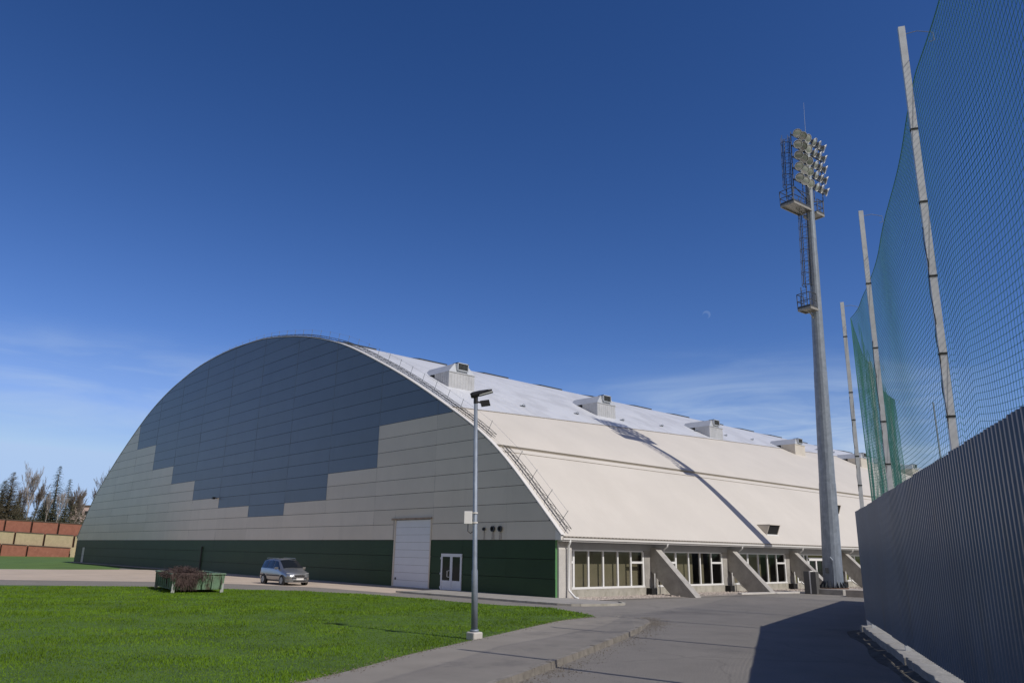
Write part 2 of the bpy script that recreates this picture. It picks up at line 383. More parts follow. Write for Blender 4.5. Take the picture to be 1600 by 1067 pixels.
# lattice snow rail and safety posts that follow the roof edge
b = HB(); pp = HB()
def on(x, y, h): 
    return Vector((x, y, prof(x)))+pnorm(x)*h
x = .25; seq = []
acc = 0
while x > XL+14:
    seq.append(x); x -= .42*(1/math.sqrt(1+((prof(x-.1)-prof(x))/.1)**2))
def gap(x): return -5.6 < x < -5.0
for ya, h in ((.40, .32), (.74, .32), (.40, .16), (.74, .16)):
    cur = []
    for x in seq+[None]:
        if x is None or gap(x):
            if len(cur) > 1: b.tube(cur, .019, 4)
            cur = []
        else: cur.append(on(x, ya, h))
for i in range(len(seq)-1):
    if gap(seq[i]) or gap(seq[i+1]): continue
    ya, yb = (.40, .74) if i % 2 else (.74, .40)
    b.tube([on(seq[i], ya, .32), on(seq[i+1], yb, .32)], .015, 3)
    b.tube([on(seq[i], .40, .16 if i % 2 else .32), on(seq[i+1], .40, .32 if i % 2 else .16)], .010, 3)
    if i % 4 == 0:
        b.tube([on(seq[i], .40, .0), on(seq[i], .40, .32)], .012, 3)
b.build('snow_rail', M['galvdark'])
top = []
for i in range(2, len(seq), 4):
    if gap(seq[i]): continue
    pp = HB(); pp.tube([on(seq[i], .74, 0), on(seq[i], .74, .85)], .018, 4); pp.build('rail_post', M['galv']); top.append(on(seq[i], .74, .78))
b = HB(); b.tube(top, .007, 3); b.build('rail_wire', M['galv'])
# ridge hatches seen on the skyline, small hooks
for k in range(15):
    y = 5.5+8.4*k; xx = -31.5
    b = HB(); q = on(xx, y, .26); nx = pnorm(xx); tx = Vector((nx.z, 0, -nx.x))
    b.obox(q, tx*1.0, Vector((0, 1.7, 0)), nx*.07); b.build('skylight_flap', M['galvdark'])
for k in range(12):
    y = 9.5+6.9*k; xx = edge_silver(y)-2.0
    b = HB(); b.tube([on(xx, y-.22, .05), on(xx+.1, y-.05, .30), on(xx+.12, y+.05, .30), on(xx, y+.22, .05)], .03, 4)
    b.obox(on(xx, y, .12), Vector((.10, 0, 0)), Vector((0, .26, 0)), Vector((0, 0, .02))); b.build('roof_hook', M['galv'])

# roof vents
def roof_vent(y0, k):
    v = empty('roof_vent'); v.parent = hall
    w = 2.45; xf = -14.35; xb = -16.1; zt = prof(xf)+1.28
    b = MB(); prism = [(xf, prof(xf)-.2), (xf, zt), (xb, zt), (xb, prof(xb)-.2)]
    b.prism([(x, y0, z) for x, z in prism], (0, w, 0))
    for i in range(1, 9): b.box((xf-.01, y0+i*w/9-.012, prof(xf)-.1), (xf+.012, y0+i*w/9+.012, zt-.02))
    for i in range(1, 7): b.box((xf-i*.26-.01, y0-.012, prof(xf)), (xf-i*.26+.01, y0+.01, zt-.02))
    b.box((xf-.05, y0-.03, zt-.02), (xf+.04, y0+w+.03, zt+.04)); b.box((xb, y0-.03, zt-.02), (xf-.05, y0+.03, zt+.035))
    b.v = [tuple(Vector(p)-Vector((CX, 0, 0))) for p in b.v]
    b.build('vent_box', M['ventsilver'] if k < 3 else M['ventbeige'], v)
    # sloped hood
    zc = zt+.72; i0 = .62
    vs = [(xf+.02, y0-.02, zt+.04), (xf+.02, y0+w+.02, zt+.04), (xb-1.6, y0+w+.02, zt+.04), (xb-1.6, y0-.02, zt+.04),
          (xf-.16, y0+i0, zc), (xf-.16, y0+w-i0, zc), (xb-1.6, y0+w-i0, zc), (xb-1.6, y0+i0, zc)]
    b = MB().add([tuple(Vector(p)-Vector((CX, 0, 0))) for p in vs], [(0,3,2,1),(4,5,6,7),(0,1,5,4),(1,2,6,5),(2,3,7,6),(3,0,4,7)])
    hood = b.build('hood', M['ventmetal'], v)
    yc = y0+w/2; b = MB(); o = Vector((CX, 0, 0))
    for a_, b_ in (((xf-.5, yc-.52, zt+.22), (xf+.13, yc-.46, zc+.06)), ((xf-.5, yc+.46, zt+.22), (xf+.13, yc+.52, zc+.06)), ((xf-.5, yc-.52, zc), (xf+.13, yc+.52, zc+.06)), ((xf-.5, yc-.52, zt+.18), (xf+.13, yc+.52, zt+.24))):
        b.box(Vector(a_)-o, Vector(b_)-o)
    b.build('louvre_frame', M['ventmetal'], v)
    b = MB(); b.box(Vector((xf-.4, yc-.46, zt+.24))-o, Vector((xf-.02, yc+.46, zc))-o)
    for i in range(5):
        z = zt+.30+i*.085; b.obox(Vector((xf+.05, yc, z))-o, (.04, 0, -.025), (0, .45, 0), (.006, 0, .008))
    b.build('louvre', mat('louvre_grey', (.13, .14, .15), .5) if k == 0 else bpy.data.materials['louvre_grey'], v)
M['ventsilver'] = mat('vent_silver', (.50, .51, .53), .45, metal=.2, var=(1.4, .12), bump=(3, .4, .05))
M['ventbeige'] = mat('vent_beige', (.60, .56, .50), .5, var=(1.4, .08))
M['ventmetal'] = mat('vent_metal', (.55, .58, .62), .4, metal=.35, var=(1.2, .08))
for k, y_ in enumerate((3.5, 20.0, 37.4, 55.2, 73.0, 90.5, 108.0)): roof_vent(y_, k)

# low dormer openings in the lower roof slope
def dormer(y0, xt, xo):
    d = empty('roof_dormer'); d.parent = hall; o = Vector((CX, 0, 0))
    zt = prof(xt); zb = prof(xo); w = 1.5
    tri = [(xt, zt), (xo+.28, zt), (xo, zb)]
    b = MB(); b.prism([Vector((x, y0, z))-o for x, z in tri], (0, .06, 0)); b.prism([Vector((x, y0+w, z))-o for x, z in tri], (0, .06, 0))
    b.box(Vector((xt-.02, y0, zt-.02))-o, Vector((xo+.30, y0+w+.06, zt+.025))-o)
    b.build('dormer_hood', M['dormer'], d)
    b = MB(); b.prism([Vector(q_)-o for q_ in ((xo-.02, y0+.06, zb+.05), (xo+.24, y0+.06, zt-.02), (xo+.14, y0+.06, zt-.02), (xo-.10, y0+.06, zb+.05))], (0, w-.06, 0)); b.build('dormer_louvre', M['darkgap'], d)
    b = MB(); b.box(Vector((xo-.1, y0-.03, zb-.05))-o, Vector((xo+.06, y0+w+.09, zb+.05))-o); b.build('dormer_sill', M['white'], d)
M['dormer'] = mat('dormer_beige', (.60, .55, .48), .55, var=(2, .05))
dormer(22.15, -.95, -.22); dormer(37.4, -3.3, -2.45)

# ---- eave, glazed side, buttresses
b = HB(); b.box((-.5, 0.14, 2.93), (.40, LEN, 3.00)); b.build('soffit', M['trim'])
b = HB(); b.box((.34, .14, 3.01), (.46, LEN, 3.13)); b.build('eave_gutter', M['trim'])
b = HB()
nT = int(LEN/.15); vs = []
for i in range(nT):
    z_ = 3.20 if i % 2 else 3.15
    for y_ in (.16+i*.15, .16+i*.15+.13): vs += [(.30, y_, 3.132), (.48, y_, 3.132), (.48, y_, z_), (.30, y_, z_)]
b.add(vs, [(4*i+j, 4*i+(j+1) % 4, 4*i+4+(j+1) % 4, 4*i+4+j) for i in range(2*nT-1) for j in range(4)]+[(0, 3, 2, 1)])
b.build('eave_flashing', M['gutter'])
b = HB(); b.box((-.55, .14, 2.53), (-.30, LEN, 2.93)); b.build('lintel', M['lintel'])
b = HB(); b.box((-.55, .14, -.1), (-.28, LEN, .44)); b.build('plinth', M['plinth'])
b = HB(); b.prism([(-.5, .13, -.05), (.13, .13, -.05), (.13, .13, 2.52), (.02, .13, 2.93), (-.5, .13, 2.93)], (0, 1.0, 0)); b.build('corner_column', M['paleconc'], bevel=.01)
b = HB(); b.box((-6, .2, .02), (-.6, LEN-1, .1)); b.box((-6.2, .2, 0), (-6.1, LEN-1, 3.2)); b.build('interior_wall', mat('interior_dark', (.07, .065, .055), .9))
BAY = 8.44
M['blind'] = mat('olive_blind', (.215, .185, .125), .8, var=(.6, .12), stain=((.13, .115, .08), .7, .55, .5, .3))
M['blindgreen'] = mat('olive_green_blind', (.19, .19, .06), .8, var=(.6, .12))
for k in range(13):
    y0 = 8.55+BAY*k
    bt = HB(); bt.prism([(-.32, y0, 2.72), (-.02, y0, 2.72), (2.78, y0, .02), (2.78, y0, -.1), (1.25, y0, -.1), (-.32, y0, 1.35)], (0, .55, 0))
    bt.build('buttress', M['concrete'], bevel=.015)
    dp = HB(); yd = y0+.82
    dp.tube([(.38, yd, 3.02), (.34, yd, 2.8), (.05, yd, 2.6), (.02, yd, .6), (.1, yd, .45), (.62, yd, .14), (.8, yd, .1)], .055, 8); dp.build('downpipe', M['white'], smooth=True)
    pr_ = HB(); pr_.box((-.5, y0-.60, .44), (-.32, y0+.02, 2.53)); pr_.box((-.5, y0+.5, .44), (-.33, y0+.72, 2.53)); pr_.box((-.52, y0-.2, .45), (-.36, y0+.7, 2.5)); pr_.build('pier', M['concrete'])
    if k < 8:
        vb = HB(); vb.box((-.3, y0-.55, .0), (.12, y0-.05, .42)); vb.build('air_well', M['darkgap'])
        vp = HB(); vp.tube([(.02, y0-.1, .0), (.02, y0-.1, 1.25)], .04, 6); vp.tube([(.09, y0-.02, .0), (.09, y0-.02, .45)], .03, 6); vp.build('riser_pipe', M['white'])
dp = HB(); dp.tube([(.40, .72, 3.02), (.38, .72, 2.85), (.28, .72, 2.7), (.26, .72, .55), (.32, .72, .42), (.75, .72, .1), (.95, .72, .08)], .06, 8); dp.build('downpipe', M['white'], smooth=True)
XW = -.36
def glazed_bay(ys, k):
    w = empty('window'); w.parent = hall; o = Vector((CX, 0, 0))
    b = MB()
    def bx(a, c): b.box(Vector(a)-o, Vector(c)-o)
    ya, yb = ys[0], ys[-1]; zs, zh = .56, 2.53
    bx((XW-.05, ya-.09, zs-.11), (XW+.07, yb+.09, zs)); bx((XW-.04, ya, zh-.08), (XW+.04, yb, zh-.001))
    for i, y in enumerate(ys):
        hw = .075 if i in (0, 1, len(ys)-1) else .055
        bx((XW-.05, y-hw, zs), (XW+.05, y+hw, zh-.08))
    for i in (0, len(ys)-2):
        bx((XW-.045, ys[i]+.05, 1.80), (XW+.055, ys[i+1]-.05, 1.92))
    b.build('window_frame', M['white'], w)
    for i in range(len(ys)-1):
        g = MB(); g.add([Vector(q_)-o for q_ in ((XW-.01, ys[i]+.04, zs), (XW-.01, ys[i+1]-.04, zs), (XW-.01, ys[i+1]-.04, zh-.05), (XW-.01, ys[i]+.04, zh-.05))], [(0, 1, 2, 3)]); g.build('pane', M['glass'], w, recalc=False)
    g = MB(); yc = yb if k == 0 else ya+(yb-ya)*.55
    g.box(Vector((XW-.35, ya, .3))-o, Vector((XW-.32, yc, 2.7))-o)
    if k: g.box(Vector((XW-.35, yc+.9, .3))-o, Vector((XW-.32, yc+1.25, 2.7))-o)
    g.build('blind', M['blind'] if k < 3 else M['blindgreen'], w)
glazed_bay([1.20, 1.74, 2.96, 4.2, 5.48, 6.67, 7.83], 0)
for k in range(1, 12):
    y = BAY*k
    if k == 3:
        glazed_bay([y+1.15, y+2.3, y+2.85], 3); glazed_bay([y+5.6, y+6.8, y+7.83], 3); continue
    glazed_bay([y+1.4, y+2.66, y+4.03, y+5.3, y+6.58, y+7.83], k)
    g = HB(); g.box((XW-.05, y+.75, .45), (XW+.07, y+1.32, .56)); g.build('window_sill', M['white'])
# side entrance
sd_ = empty('entrance_door'); sd_.parent = hall; o = Vector((CX, 0, 0)); y0 = BAY*3+2.85
b = MB()
for a, c in (((XW-.05, y0, 0), (XW+.1, y0+.16, 2.2)), ((XW-.05, y0+2.45, 0), (XW+.1, y0+2.61, 2.2)), ((XW-.05, y0, 2.05), (XW+.1, y0+2.61, 2.28)), ((XW-.04, y0+1.22, 0), (XW+.09, y0+1.4, 2.05)), ((XW-.04, y0+.1, 0), (XW+.08, y0+2.5, .55)), ((XW-.04, y0, 2.45), (XW+.04, y0+2.75, 2.53))):
    b.box(Vector(a)-o, Vector(c)-o)
b.build('door_frame', M['white'], sd_)
b = MB(); b.box(Vector((XW-.01, y0+.1, .5))-o, Vector((XW+.01, y0+2.5, 2.1))-o); b.build('pane', M['doorglass'], sd_)
b = MB(); b.box(Vector((XW-.01, y0-.0, 2.28))-o, Vector((XW+.01, y0+2.75, 2.5))-o); b.build('fanlight', M['blindgreen'], sd_)
b = MB(); b.tube([Vector((XW+.14, y0+1.1, 1.0))-o, Vector((XW+.2, y0+1.1, 1.05))-o, Vector((XW+.2, y0+1.1, 1.4))-o, Vector((XW+.14, y0+1.1, 1.45))-o], .025, 6); b.build('handle', M['white'], sd_)

# ---- gable doors and fittings
rd = empty('roller_door'); rd.parent = hall
b = MB(); nS = 9; x0, x1, zt = D_ROLL
for i in range(nS):
    z0 = i*zt/nS; b.box(Vector((x0, .015, z0+.006))-o, Vector((x1, .05, z0+zt/nS-.006))-o)
    b.box(Vector((x0, .011, z0+zt/nS*.5-.008))-o, Vector((x1, .016, z0+zt/nS*.5+.008))-o)
b.build('door_leaf', M['doorwhite'], rd)
b = MB(); b.box(Vector((x0-.12, -.03, 0))-o, Vector((x0, .06, zt+.02))-o); b.build('guide_rail', M['beige'], rd)
b = MB(); b.box(Vector((x1, -.03, 0))-o, Vector((x1+.12, .06, zt+.02))-o); b.build('guide_rail', M['beige'], rd)
b = MB(); b.box(Vector((x0-.45, -.09, zt+.02))-o, Vector((x1+.14, .06, zt+.13))-o); b.build('door_hood', mat('rusty_hood', (.33, .26, .2), .7, var=(3, .3)), rd)
b = MB(); b.box(Vector((x0-.28, -.03, 3.05))-o, Vector((x0-.12, -.005, zt))-o); b.build('side_trim', mat('dark_beige', (.40, .36, .31), .6), rd)
b = MB(); b.lathe((0, 0, 0), [(.08, 0), (.08, .02)], 10)
hnd = b.build('handle', M['black'], rd); hnd.rotation_euler = (math.pi/2, 0, 0); hnd.location = Vector((x0+.25, .01, .55))-o
dd = empty('double_door'); dd.parent = hall; x0, x1, zt = D_DBL
b = MB(); xm = (x0+x1)/2
def B(a, c): b.box(Vector(a)-o, Vector(c)-o)
for xa, xb in ((x0-.06, x0+.08), (x1-.08, x1+.06)): B((xa, -.05, .02), (xb, .05, zt))
B((x0-.06, -.05, zt), (x1+.06, .05, zt+.06)); B((x0+.08, -.04, zt-.12), (x1-.08, .04, zt))
B((xm-.11, -.045, .02), (xm-.008, .04, zt-.12)); B((xm+.008, -.045, .02), (xm+.11, .04, zt-.12))
b.build('door_frame', M['doorwhite'], dd)
for xa, xb in ((x0+.08, xm-.11), (xm+.11, x1-.08)):
    b = MB(); B((xa, -.03, .02), (xb, .035, .62)); b.build('kick_panel', M['doorwhite'], dd)
    b = MB(); B((xa, -.01, .62), (xb, .01, zt-.12)); b.build('pane', M['doorglass'], dd)
b = MB(); b.tube([Vector((xm-.14, -.05, .82))-o, Vector((xm-.26, -.12, .84))-o, Vector((xm-.26, -.12, 1.18))-o, Vector((xm-.14, -.05, 1.2))-o], .022, 6); b.build('handle', M['white'], dd)
for z in (.15, .95, 1.85): b = MB(); B((x0-.1, -.075, z), (x0-.05, -.02, z+.12)); b.build('hinge', M['doorwhite'], dd)
ld = empty('side_door'); ld.parent = hall; x0, x1, zt = D_LEFT
b = MB(); B((x0+.1, .0, .02), (x1-.1, .04, zt-.08)); b.build('door_leaf', mat('grey_door', (.5, .5, .5), .4), ld)
b = MB(); B((x0+.01, -.02, 0), (x0+.1, .05, zt-.01)); B((x1-.1, -.02, 0), (x1-.01, .05, zt-.01)); B((x0+.1, -.02, zt-.08), (x1-.1, .05, zt-.01)); b.build('door_frame', M['galvdark'], ld)
b = MB(); b.tube([Vector((x1-.25, -.03, 1.0))-o, Vector((x1-.4, -.05, 1.0))-o], .02, 6); b.build('handle', M['galv'], ld)
for xh, rh in ((-5.81, .10), (-5.03, .165), (-4.39, .165)):
    v = empty('flue_outlet'); v.parent = hall
    b = MB(); n = 20
    for ra, rb in ((rh, rh*.72),):
        vs = [(Vector((xh+ra_*math.cos(2*math.pi*j/n), y_, 3.62+ra_*math.sin(2*math.pi*j/n)))-o) for ra_, y_ in ((rh, .03), (rh, -.1), (rb, -.1), (rb, .03)) for j in range(n)]
        b.add(vs, [(i*n+j, i*n+(j+1) % n, (i+1)*n+(j+1) % n, (i+1)*n+j) for i in range(3) for j in range(n)])
    b.build('pipe_collar', M['galvdark'], v)
    b = MB(); b.add([Vector((xh+rh*.73*math.cos(2*math.pi*j/n), -.03, 3.62+rh*.73*math.sin(2*math.pi*j/n)))-o for j in range(n)], [tuple(range(n))]); b.build('pipe_mouth', M['darkgap'], v)
    b = MB(); b.add([Vector(p)-o for p in ((xh-rh*.8, -.011, 3.03), (xh+rh*.8, -.011, 3.03), (xh+rh*.45, -.011, 3.5), (xh-rh*.45, -.011, 3.5))], [(0, 1, 2, 3)])
    b.build('soot_stain', mat('soot_stain', (.42, .38, .34), .8, var=(6, .25)), v)
b = HB(); b.tube([(-48.3, -.08, 0), (-48.3, -.08, 2.4)], .06, 8); b.build('rain_pipe', M['black'])
wl = empty('wall_light'); wl.parent = hall
b = MB(); B((-46.3, -.35, 6.95), (-46.1, .03, 7.02)); b.build('bracket', M['black'], wl)
b = MB(); B((-46.34, -.45, 6.86), (-46.06, -.2, 7.06)); b.build('light_head', M['black'], wl)

# ------------------------------------------------------------------ ground
M['ground'] = mat('far_ground', (.07, .12, .03), .95, var=(.05, .25), bump=(3, .3))
sheet('ground', [(-1500, -1500, -.06), (1500, -1500, -.06), (1500, 1500, -.06), (-1500, 1500, -.06)], M['ground'])
back = [(8.75, -6.7), (6.6, -5.7), (4.1, -5.05), (2.2, -5.7), (.2, -6.0), (-6.2, -6.3), (-11.7, -7.9), (-15.1, -10.2), (-20, -13.9), (-25.2, -20.4), (-29, -29), (-31, -42), (-31, -70)]
back = smooth_poly(back, 4)
front = [(8.75, -6.7), (9.2, -8.0), (10.66, -11.46), (12.79, -16.08), (14.26, -19.26), (15.37, -21.24), (16.17, -22.88), (16.86, -24.2), (19.2, -29), (25, -42), (36, -70)]
front = smooth_poly(front, 3)
def rise(y): return .12*min(1, max(0, (-6.2-y)/4.0))
road = sheet('road', [(-44, -75, 0), (75, -75, 0), (75, 20, 0), (22, 20, 0), (24, 150, 0), (.0, 150, 0), (0, -3.0, 0), (-62, -3.0, 0), (-44, -20, 0)], M['asphalt'])
# aged asphalt: aggregate, repairs and cracks
t = M['asphalt'].node_tree; bs = t.nodes['Principled BSDF']; old = bs.inputs['Base Color'].links[0].from_socket
tx = t.nodes.new('ShaderNodeTexCoord')
sp = t.nodes.new('ShaderNodeTexNoise'); sp.inputs['Scale'].default_value = 38; sp.inputs['Detail'].default_value = 3; t.links.new(tx.outputs['Object'], sp.inputs['Vector'])
mr = t.nodes.new('ShaderNodeMapRange'); mr.inputs[1].default_value = .3; mr.inputs[2].default_value = .7; mr.inputs[3].default_value = .76; mr.inputs[4].default_value = 1.24; t.links.new(sp.outputs['Fac'], mr.inputs[0])
mx = t.nodes.new('ShaderNodeMixRGB'); mx.blend_type = 'MULTIPLY'; mx.inputs[0].default_value = 1; t.links.new(old, mx.inputs[1]); t.links.new(mr.outputs[0], mx.inputs[2])
vo = t.nodes.new('ShaderNodeTexVoronoi'); vo.feature = 'DISTANCE_TO_EDGE'; vo.inputs['Scale'].default_value = .16
nz = t.nodes.new('ShaderNodeTexNoise'); nz.inputs['Scale'].default_value = .5; nz.inputs['Detail'].default_value = 6
ad = t.nodes.new('ShaderNodeVectorMath'); ad.operation = 'MULTIPLY_ADD'; ad.inputs[1].default_value = (1.6, 1.6, 0); t.links.new(tx.outputs['Object'], nz.inputs['Vector']); t.links.new(nz.outputs['Color'], ad.inputs[0]); t.links.new(tx.outputs['Object'], ad.inputs[2])
t.links.new(ad.outputs[0], vo.inputs['Vector'])
cr = t.nodes.new('ShaderNodeMapRange'); cr.inputs[1].default_value = .0; cr.inputs[2].default_value = .008; cr.inputs[3].default_value = .22; cr.inputs[4].default_value = 0; t.links.new(vo.outputs['Distance'], cr.inputs[0])
m2 = t.nodes.new('ShaderNodeMixRGB'); t.links.new(cr.outputs[0], m2.inputs[0]); t.links.new(mx.outputs[0], m2.inputs[1]); m2.inputs[2].default_value = (.07, .066, .06, 1)
t.links.new(m2.outputs[0], bs.inputs['Base Color'])

M['sand'] = mat('sandy_gravel', (.47, .39, .315), .95, var=(.35, .12), bump=(25, .5, .03), stain=((.38, .33, .27), .2, .55, .6, 1))
sheet('gravel_yard', [(-60.5, -15.5, .006), (-40, -22, .006), (-33.5, -18.6, .006), (-27.8, -11.3, .006), (-22, -7.3, .006), (-16, -4.9, .006), (-8.7, -4.4, .006), (-8.7, -.02, .006), (-55, -.02, .006), (-57.3, -4.8, .006), (-57.9, -9, .006)], M['sand'])
sheet('lane', smooth_poly([(-75, -25, .003), (-50, -24.6, .003), (-40, -22, .003)], 3)+[(-36, -75, .003), (-75, -75, .003)], M['asphalt'])
M['grassbase'] = mat('grass_turf', (.06, .118, .015), .9, var=(.45, .3), bump=(25, .7, .05), stain=((.075, .13, .02), .9, .5, .6, 1))
M['grassfar'] = mat('grass_far', (.085, .155, .028), .9, var=(.2, .25), bump=(8, .6, .05))
sheet('grass_verge', [(-57.5, -8.6, .004), (-57.1, -4.8, .004), (-62, -3.3, .004), (-93, -.7, .004), (-96, 6, .004), (-96, 60, .004), (-260, 60, .004), (-260, -80, .004), (-75, -60, .004), (-60.3, -15.5, .004)], M['grassfar'])
fz = lambda p: rise(p[1])-.02
lawn = sheet('lawn', [(p[0], p[1], rise(p[1])-.02+.0) for p in front[:-1]]+[(36, -70, .1), (-31, -70, .1)]+[(p[0], p[1], .035) for p in reversed(back[1:-1])], M['grassbase'])
# path with a kerb
kt = [(8.9, -5.75), (9.6, -5.55), (10.5, -6.1), (11.3, -7.0), (11.9, -8.0), (13.55, -10.75), (16.55, -16.9), (17.8, -19.6), (22.4, -29.3), (29.5, -44), (42, -70)]
kt = smooth_poly(kt, 4)
M['path'] = mat('path_asphalt', (.24, .222, .195), .92, spec=.15, var=(.7, .10), bump=(50, .4, .01), stain=((.12, .115, .11), .5, .55, .5, 1))
sheet('pavement', [(p[0], p[1], rise(p[1])+.012) for p in kt]+[(p[0], p[1], rise(p[1])+.012) for p in reversed(front)], M['path'])
b = MB(); kerb_w = .14
for i in range(len(kt)-1):
    a = Vector((*kt[i], 0)); c = Vector((*kt[i+1], 0)); d = (c-a).normalized(); nr = Vector((-d.y, d.x, 0))
    if nr.x < 0: nr = -nr
    L_ = (c-a).length; n = max(1, int(L_/.9))
    for j in range(n):
        p = a+d*(L_*j/n+.008); q = a+d*(L_*(j+1)/n-.008)
        hp, hq = rise(p.y)+.02+random.uniform(-.006, .006), rise(q.y)+.02+random.uniform(-.006, .006)
        w = Vector((0, 0, 0)); o2 = nr*kerb_w
        vs = [p, q, q+o2, p+o2]; vz = [v+Vector((0, 0, -.05)) for v in vs]+[p+Vector((0, 0, hp)), q+Vector((0, 0, hq)), q+o2*.88+Vector((0, 0, hq)), p+o2*.88+Vector((0, 0, hp))]
        b.add(vz, [(0,3,2,1),(4,5,6,7),(0,1,5,4),(1,2,6,5),(2,3,7,6),(3,0,4,7)])
kb = struct(b.build('kerb', mat('kerb_concrete', (.25, .228, .195), .9, var=(2.2, .2), bump=(20, .4, .02), stain=((.15, .135, .11), 2.0, .5, .7, 1))))
# apron along the gable with its low kerb
M['paver'] = mat('apron_pavers', (.30, .285, .26), .9, var=(1.2, .15), bump=(25, .4, .02))
sheet('apron', [(-9.2, -3.5, .085), (3.2, -3.0, .085), (4.3, -1.9, .085), (4.6, -.3, .085), (3.6, .5, .085), (.0, .5, .085), (0, -.0, .085), (-9.2, -.0, .085)], M['paver'])
b = MB(); ap = smooth_poly([(-9.2, -3.62, 0), (-3, -3.4, 0), (3.2, -3.12, 0), (4.4, -2.0, 0), (4.72, -.3, 0), (3.8, .6, 0)], 4)
for i in range(len(ap)-1):
    a = Vector(ap[i]); c = Vector(ap[i+1]); d = (c-a).normalized(); nr = Vector((-d.y, d.x, 0)); mid = (a+c)/2
    b.obox(mid+Vector((0, 0, .045)), d*((c-a).length/2+.01), nr*.07, (0, 0, .055))
struct(b.build('apron_kerb', M['plinth']))
b = MB(); b.box((-95, -.45, -.02), (-9.3, -.005, .07)); struct(b.build('plinth_strip', M['paver']))
# gravel bed in front of the glazed side
sheet('gravel_bed', [(-.3, 1.0, .02), (1.7, 1.0, .02), (2.4, 8.3, .02), (2.9, 18, .02), (2.9, 120, .02), (-.3, 120, .02)], mat('gravel_bed', (.30, .27, .235), .95, var=(4, .3), bump=(18, .8, .05)))
def pebbles(n, x0, x1, y0, y1):
    vs = []; fs = []
    base = np.array([(1,0,0),(-1,0,0),(0,1,0),(0,-1,0),(0,0,1),(0,0,-1)], float); tri = [(0,2,4),(2,1,4),(1,3,4),(3,0,4),(2,0,5),(1,2,5),(3,1,5),(0,3,5)]
    for i in range(n):
        s = rng.uniform(.03, .085); c = np.array([rng.uniform(x0, x1), y0+(y1-y0)*rng.random()**1.5, .03])
        q = base*s*rng.uniform(.6, 1.2, (6, 3)); a = rng.uniform(0, 6.28); ca, sa = math.cos(a), math.sin(a)
        q = q@np.array([[ca, sa, 0], [-sa, ca, 0], [0, 0, .7]]); k = len(vs); vs += [tuple(c+z) for z in q]; fs += [tuple(j+k for j in f) for f in tri]
    m_ = MB(); m_.v = vs; m_.f = fs; return m_
pb = pebbles(3000, -.2, 1.75, 1.0, 34).build('pebbles', mat('pebble', (.40, .35, .31), .9, var=(9, .45)), recalc=False)
tag(pb, 'loose grey and pinkish pebbles bedded along the foot of the glazed wall', 'pebbles', kind='stuff')

def grit(n):
    vs = []; fs = []; kk = [Vector((*p, 0)) for p in kt]; fr = [Vector((*p[:2], 0)) for p in front]
    base = np.array([(1,0,0),(-1,0,0),(0,1,0),(0,-1,0),(0,0,1),(0,0,-1)], float); tri = [(0,2,4),(2,1,4),(1,3,4),(3,0,4),(2,0,5),(1,2,5),(3,1,5),(0,3,5)]
    for i in range(n):
        line = kk if i % 3 else fr; j = random.randrange(1, len(line)-2); p = line[j].lerp(line[j+1], random.random())
        if p.y < -27: continue
        d = (line[j+1]-line[j]).normalized(); nr = Vector((-d.y, d.x, 0)); nr = nr if nr.x > 0 else -nr
        if line is kk: o_ = abs(random.gauss(0, .35))+.15; z = .004
        else: o_ = random.gauss(.02, .12); z = rise(p.y)+.014
        c = p+nr*o_; s_ = random.uniform(.006, .018); k = len(vs); a = random.uniform(0, 6.28)
        q = base*s_*rng.uniform(.6, 1.3, (6, 3)); ca, sa = math.cos(a), math.sin(a); q = q@np.array([[ca, sa, 0], [-sa, ca, 0], [0, 0, .6]])
        vs += [(c.x+v[0], c.y+v[1], z+s_*.4+v[2]) for v in q]; fs += [tuple(t+k for t in f) for f in tri]
    m_ = MB(); m_.v = vs; m_.f = fs; return m_
gt = grit(5200).build('grit', mat('grit', (.20, .175, .14), .95, var=(12, .5)), recalc=False)
tag(gt, 'fine grit and small stones scattered along the kerb and lawn edge', 'grit', kind='stuff')
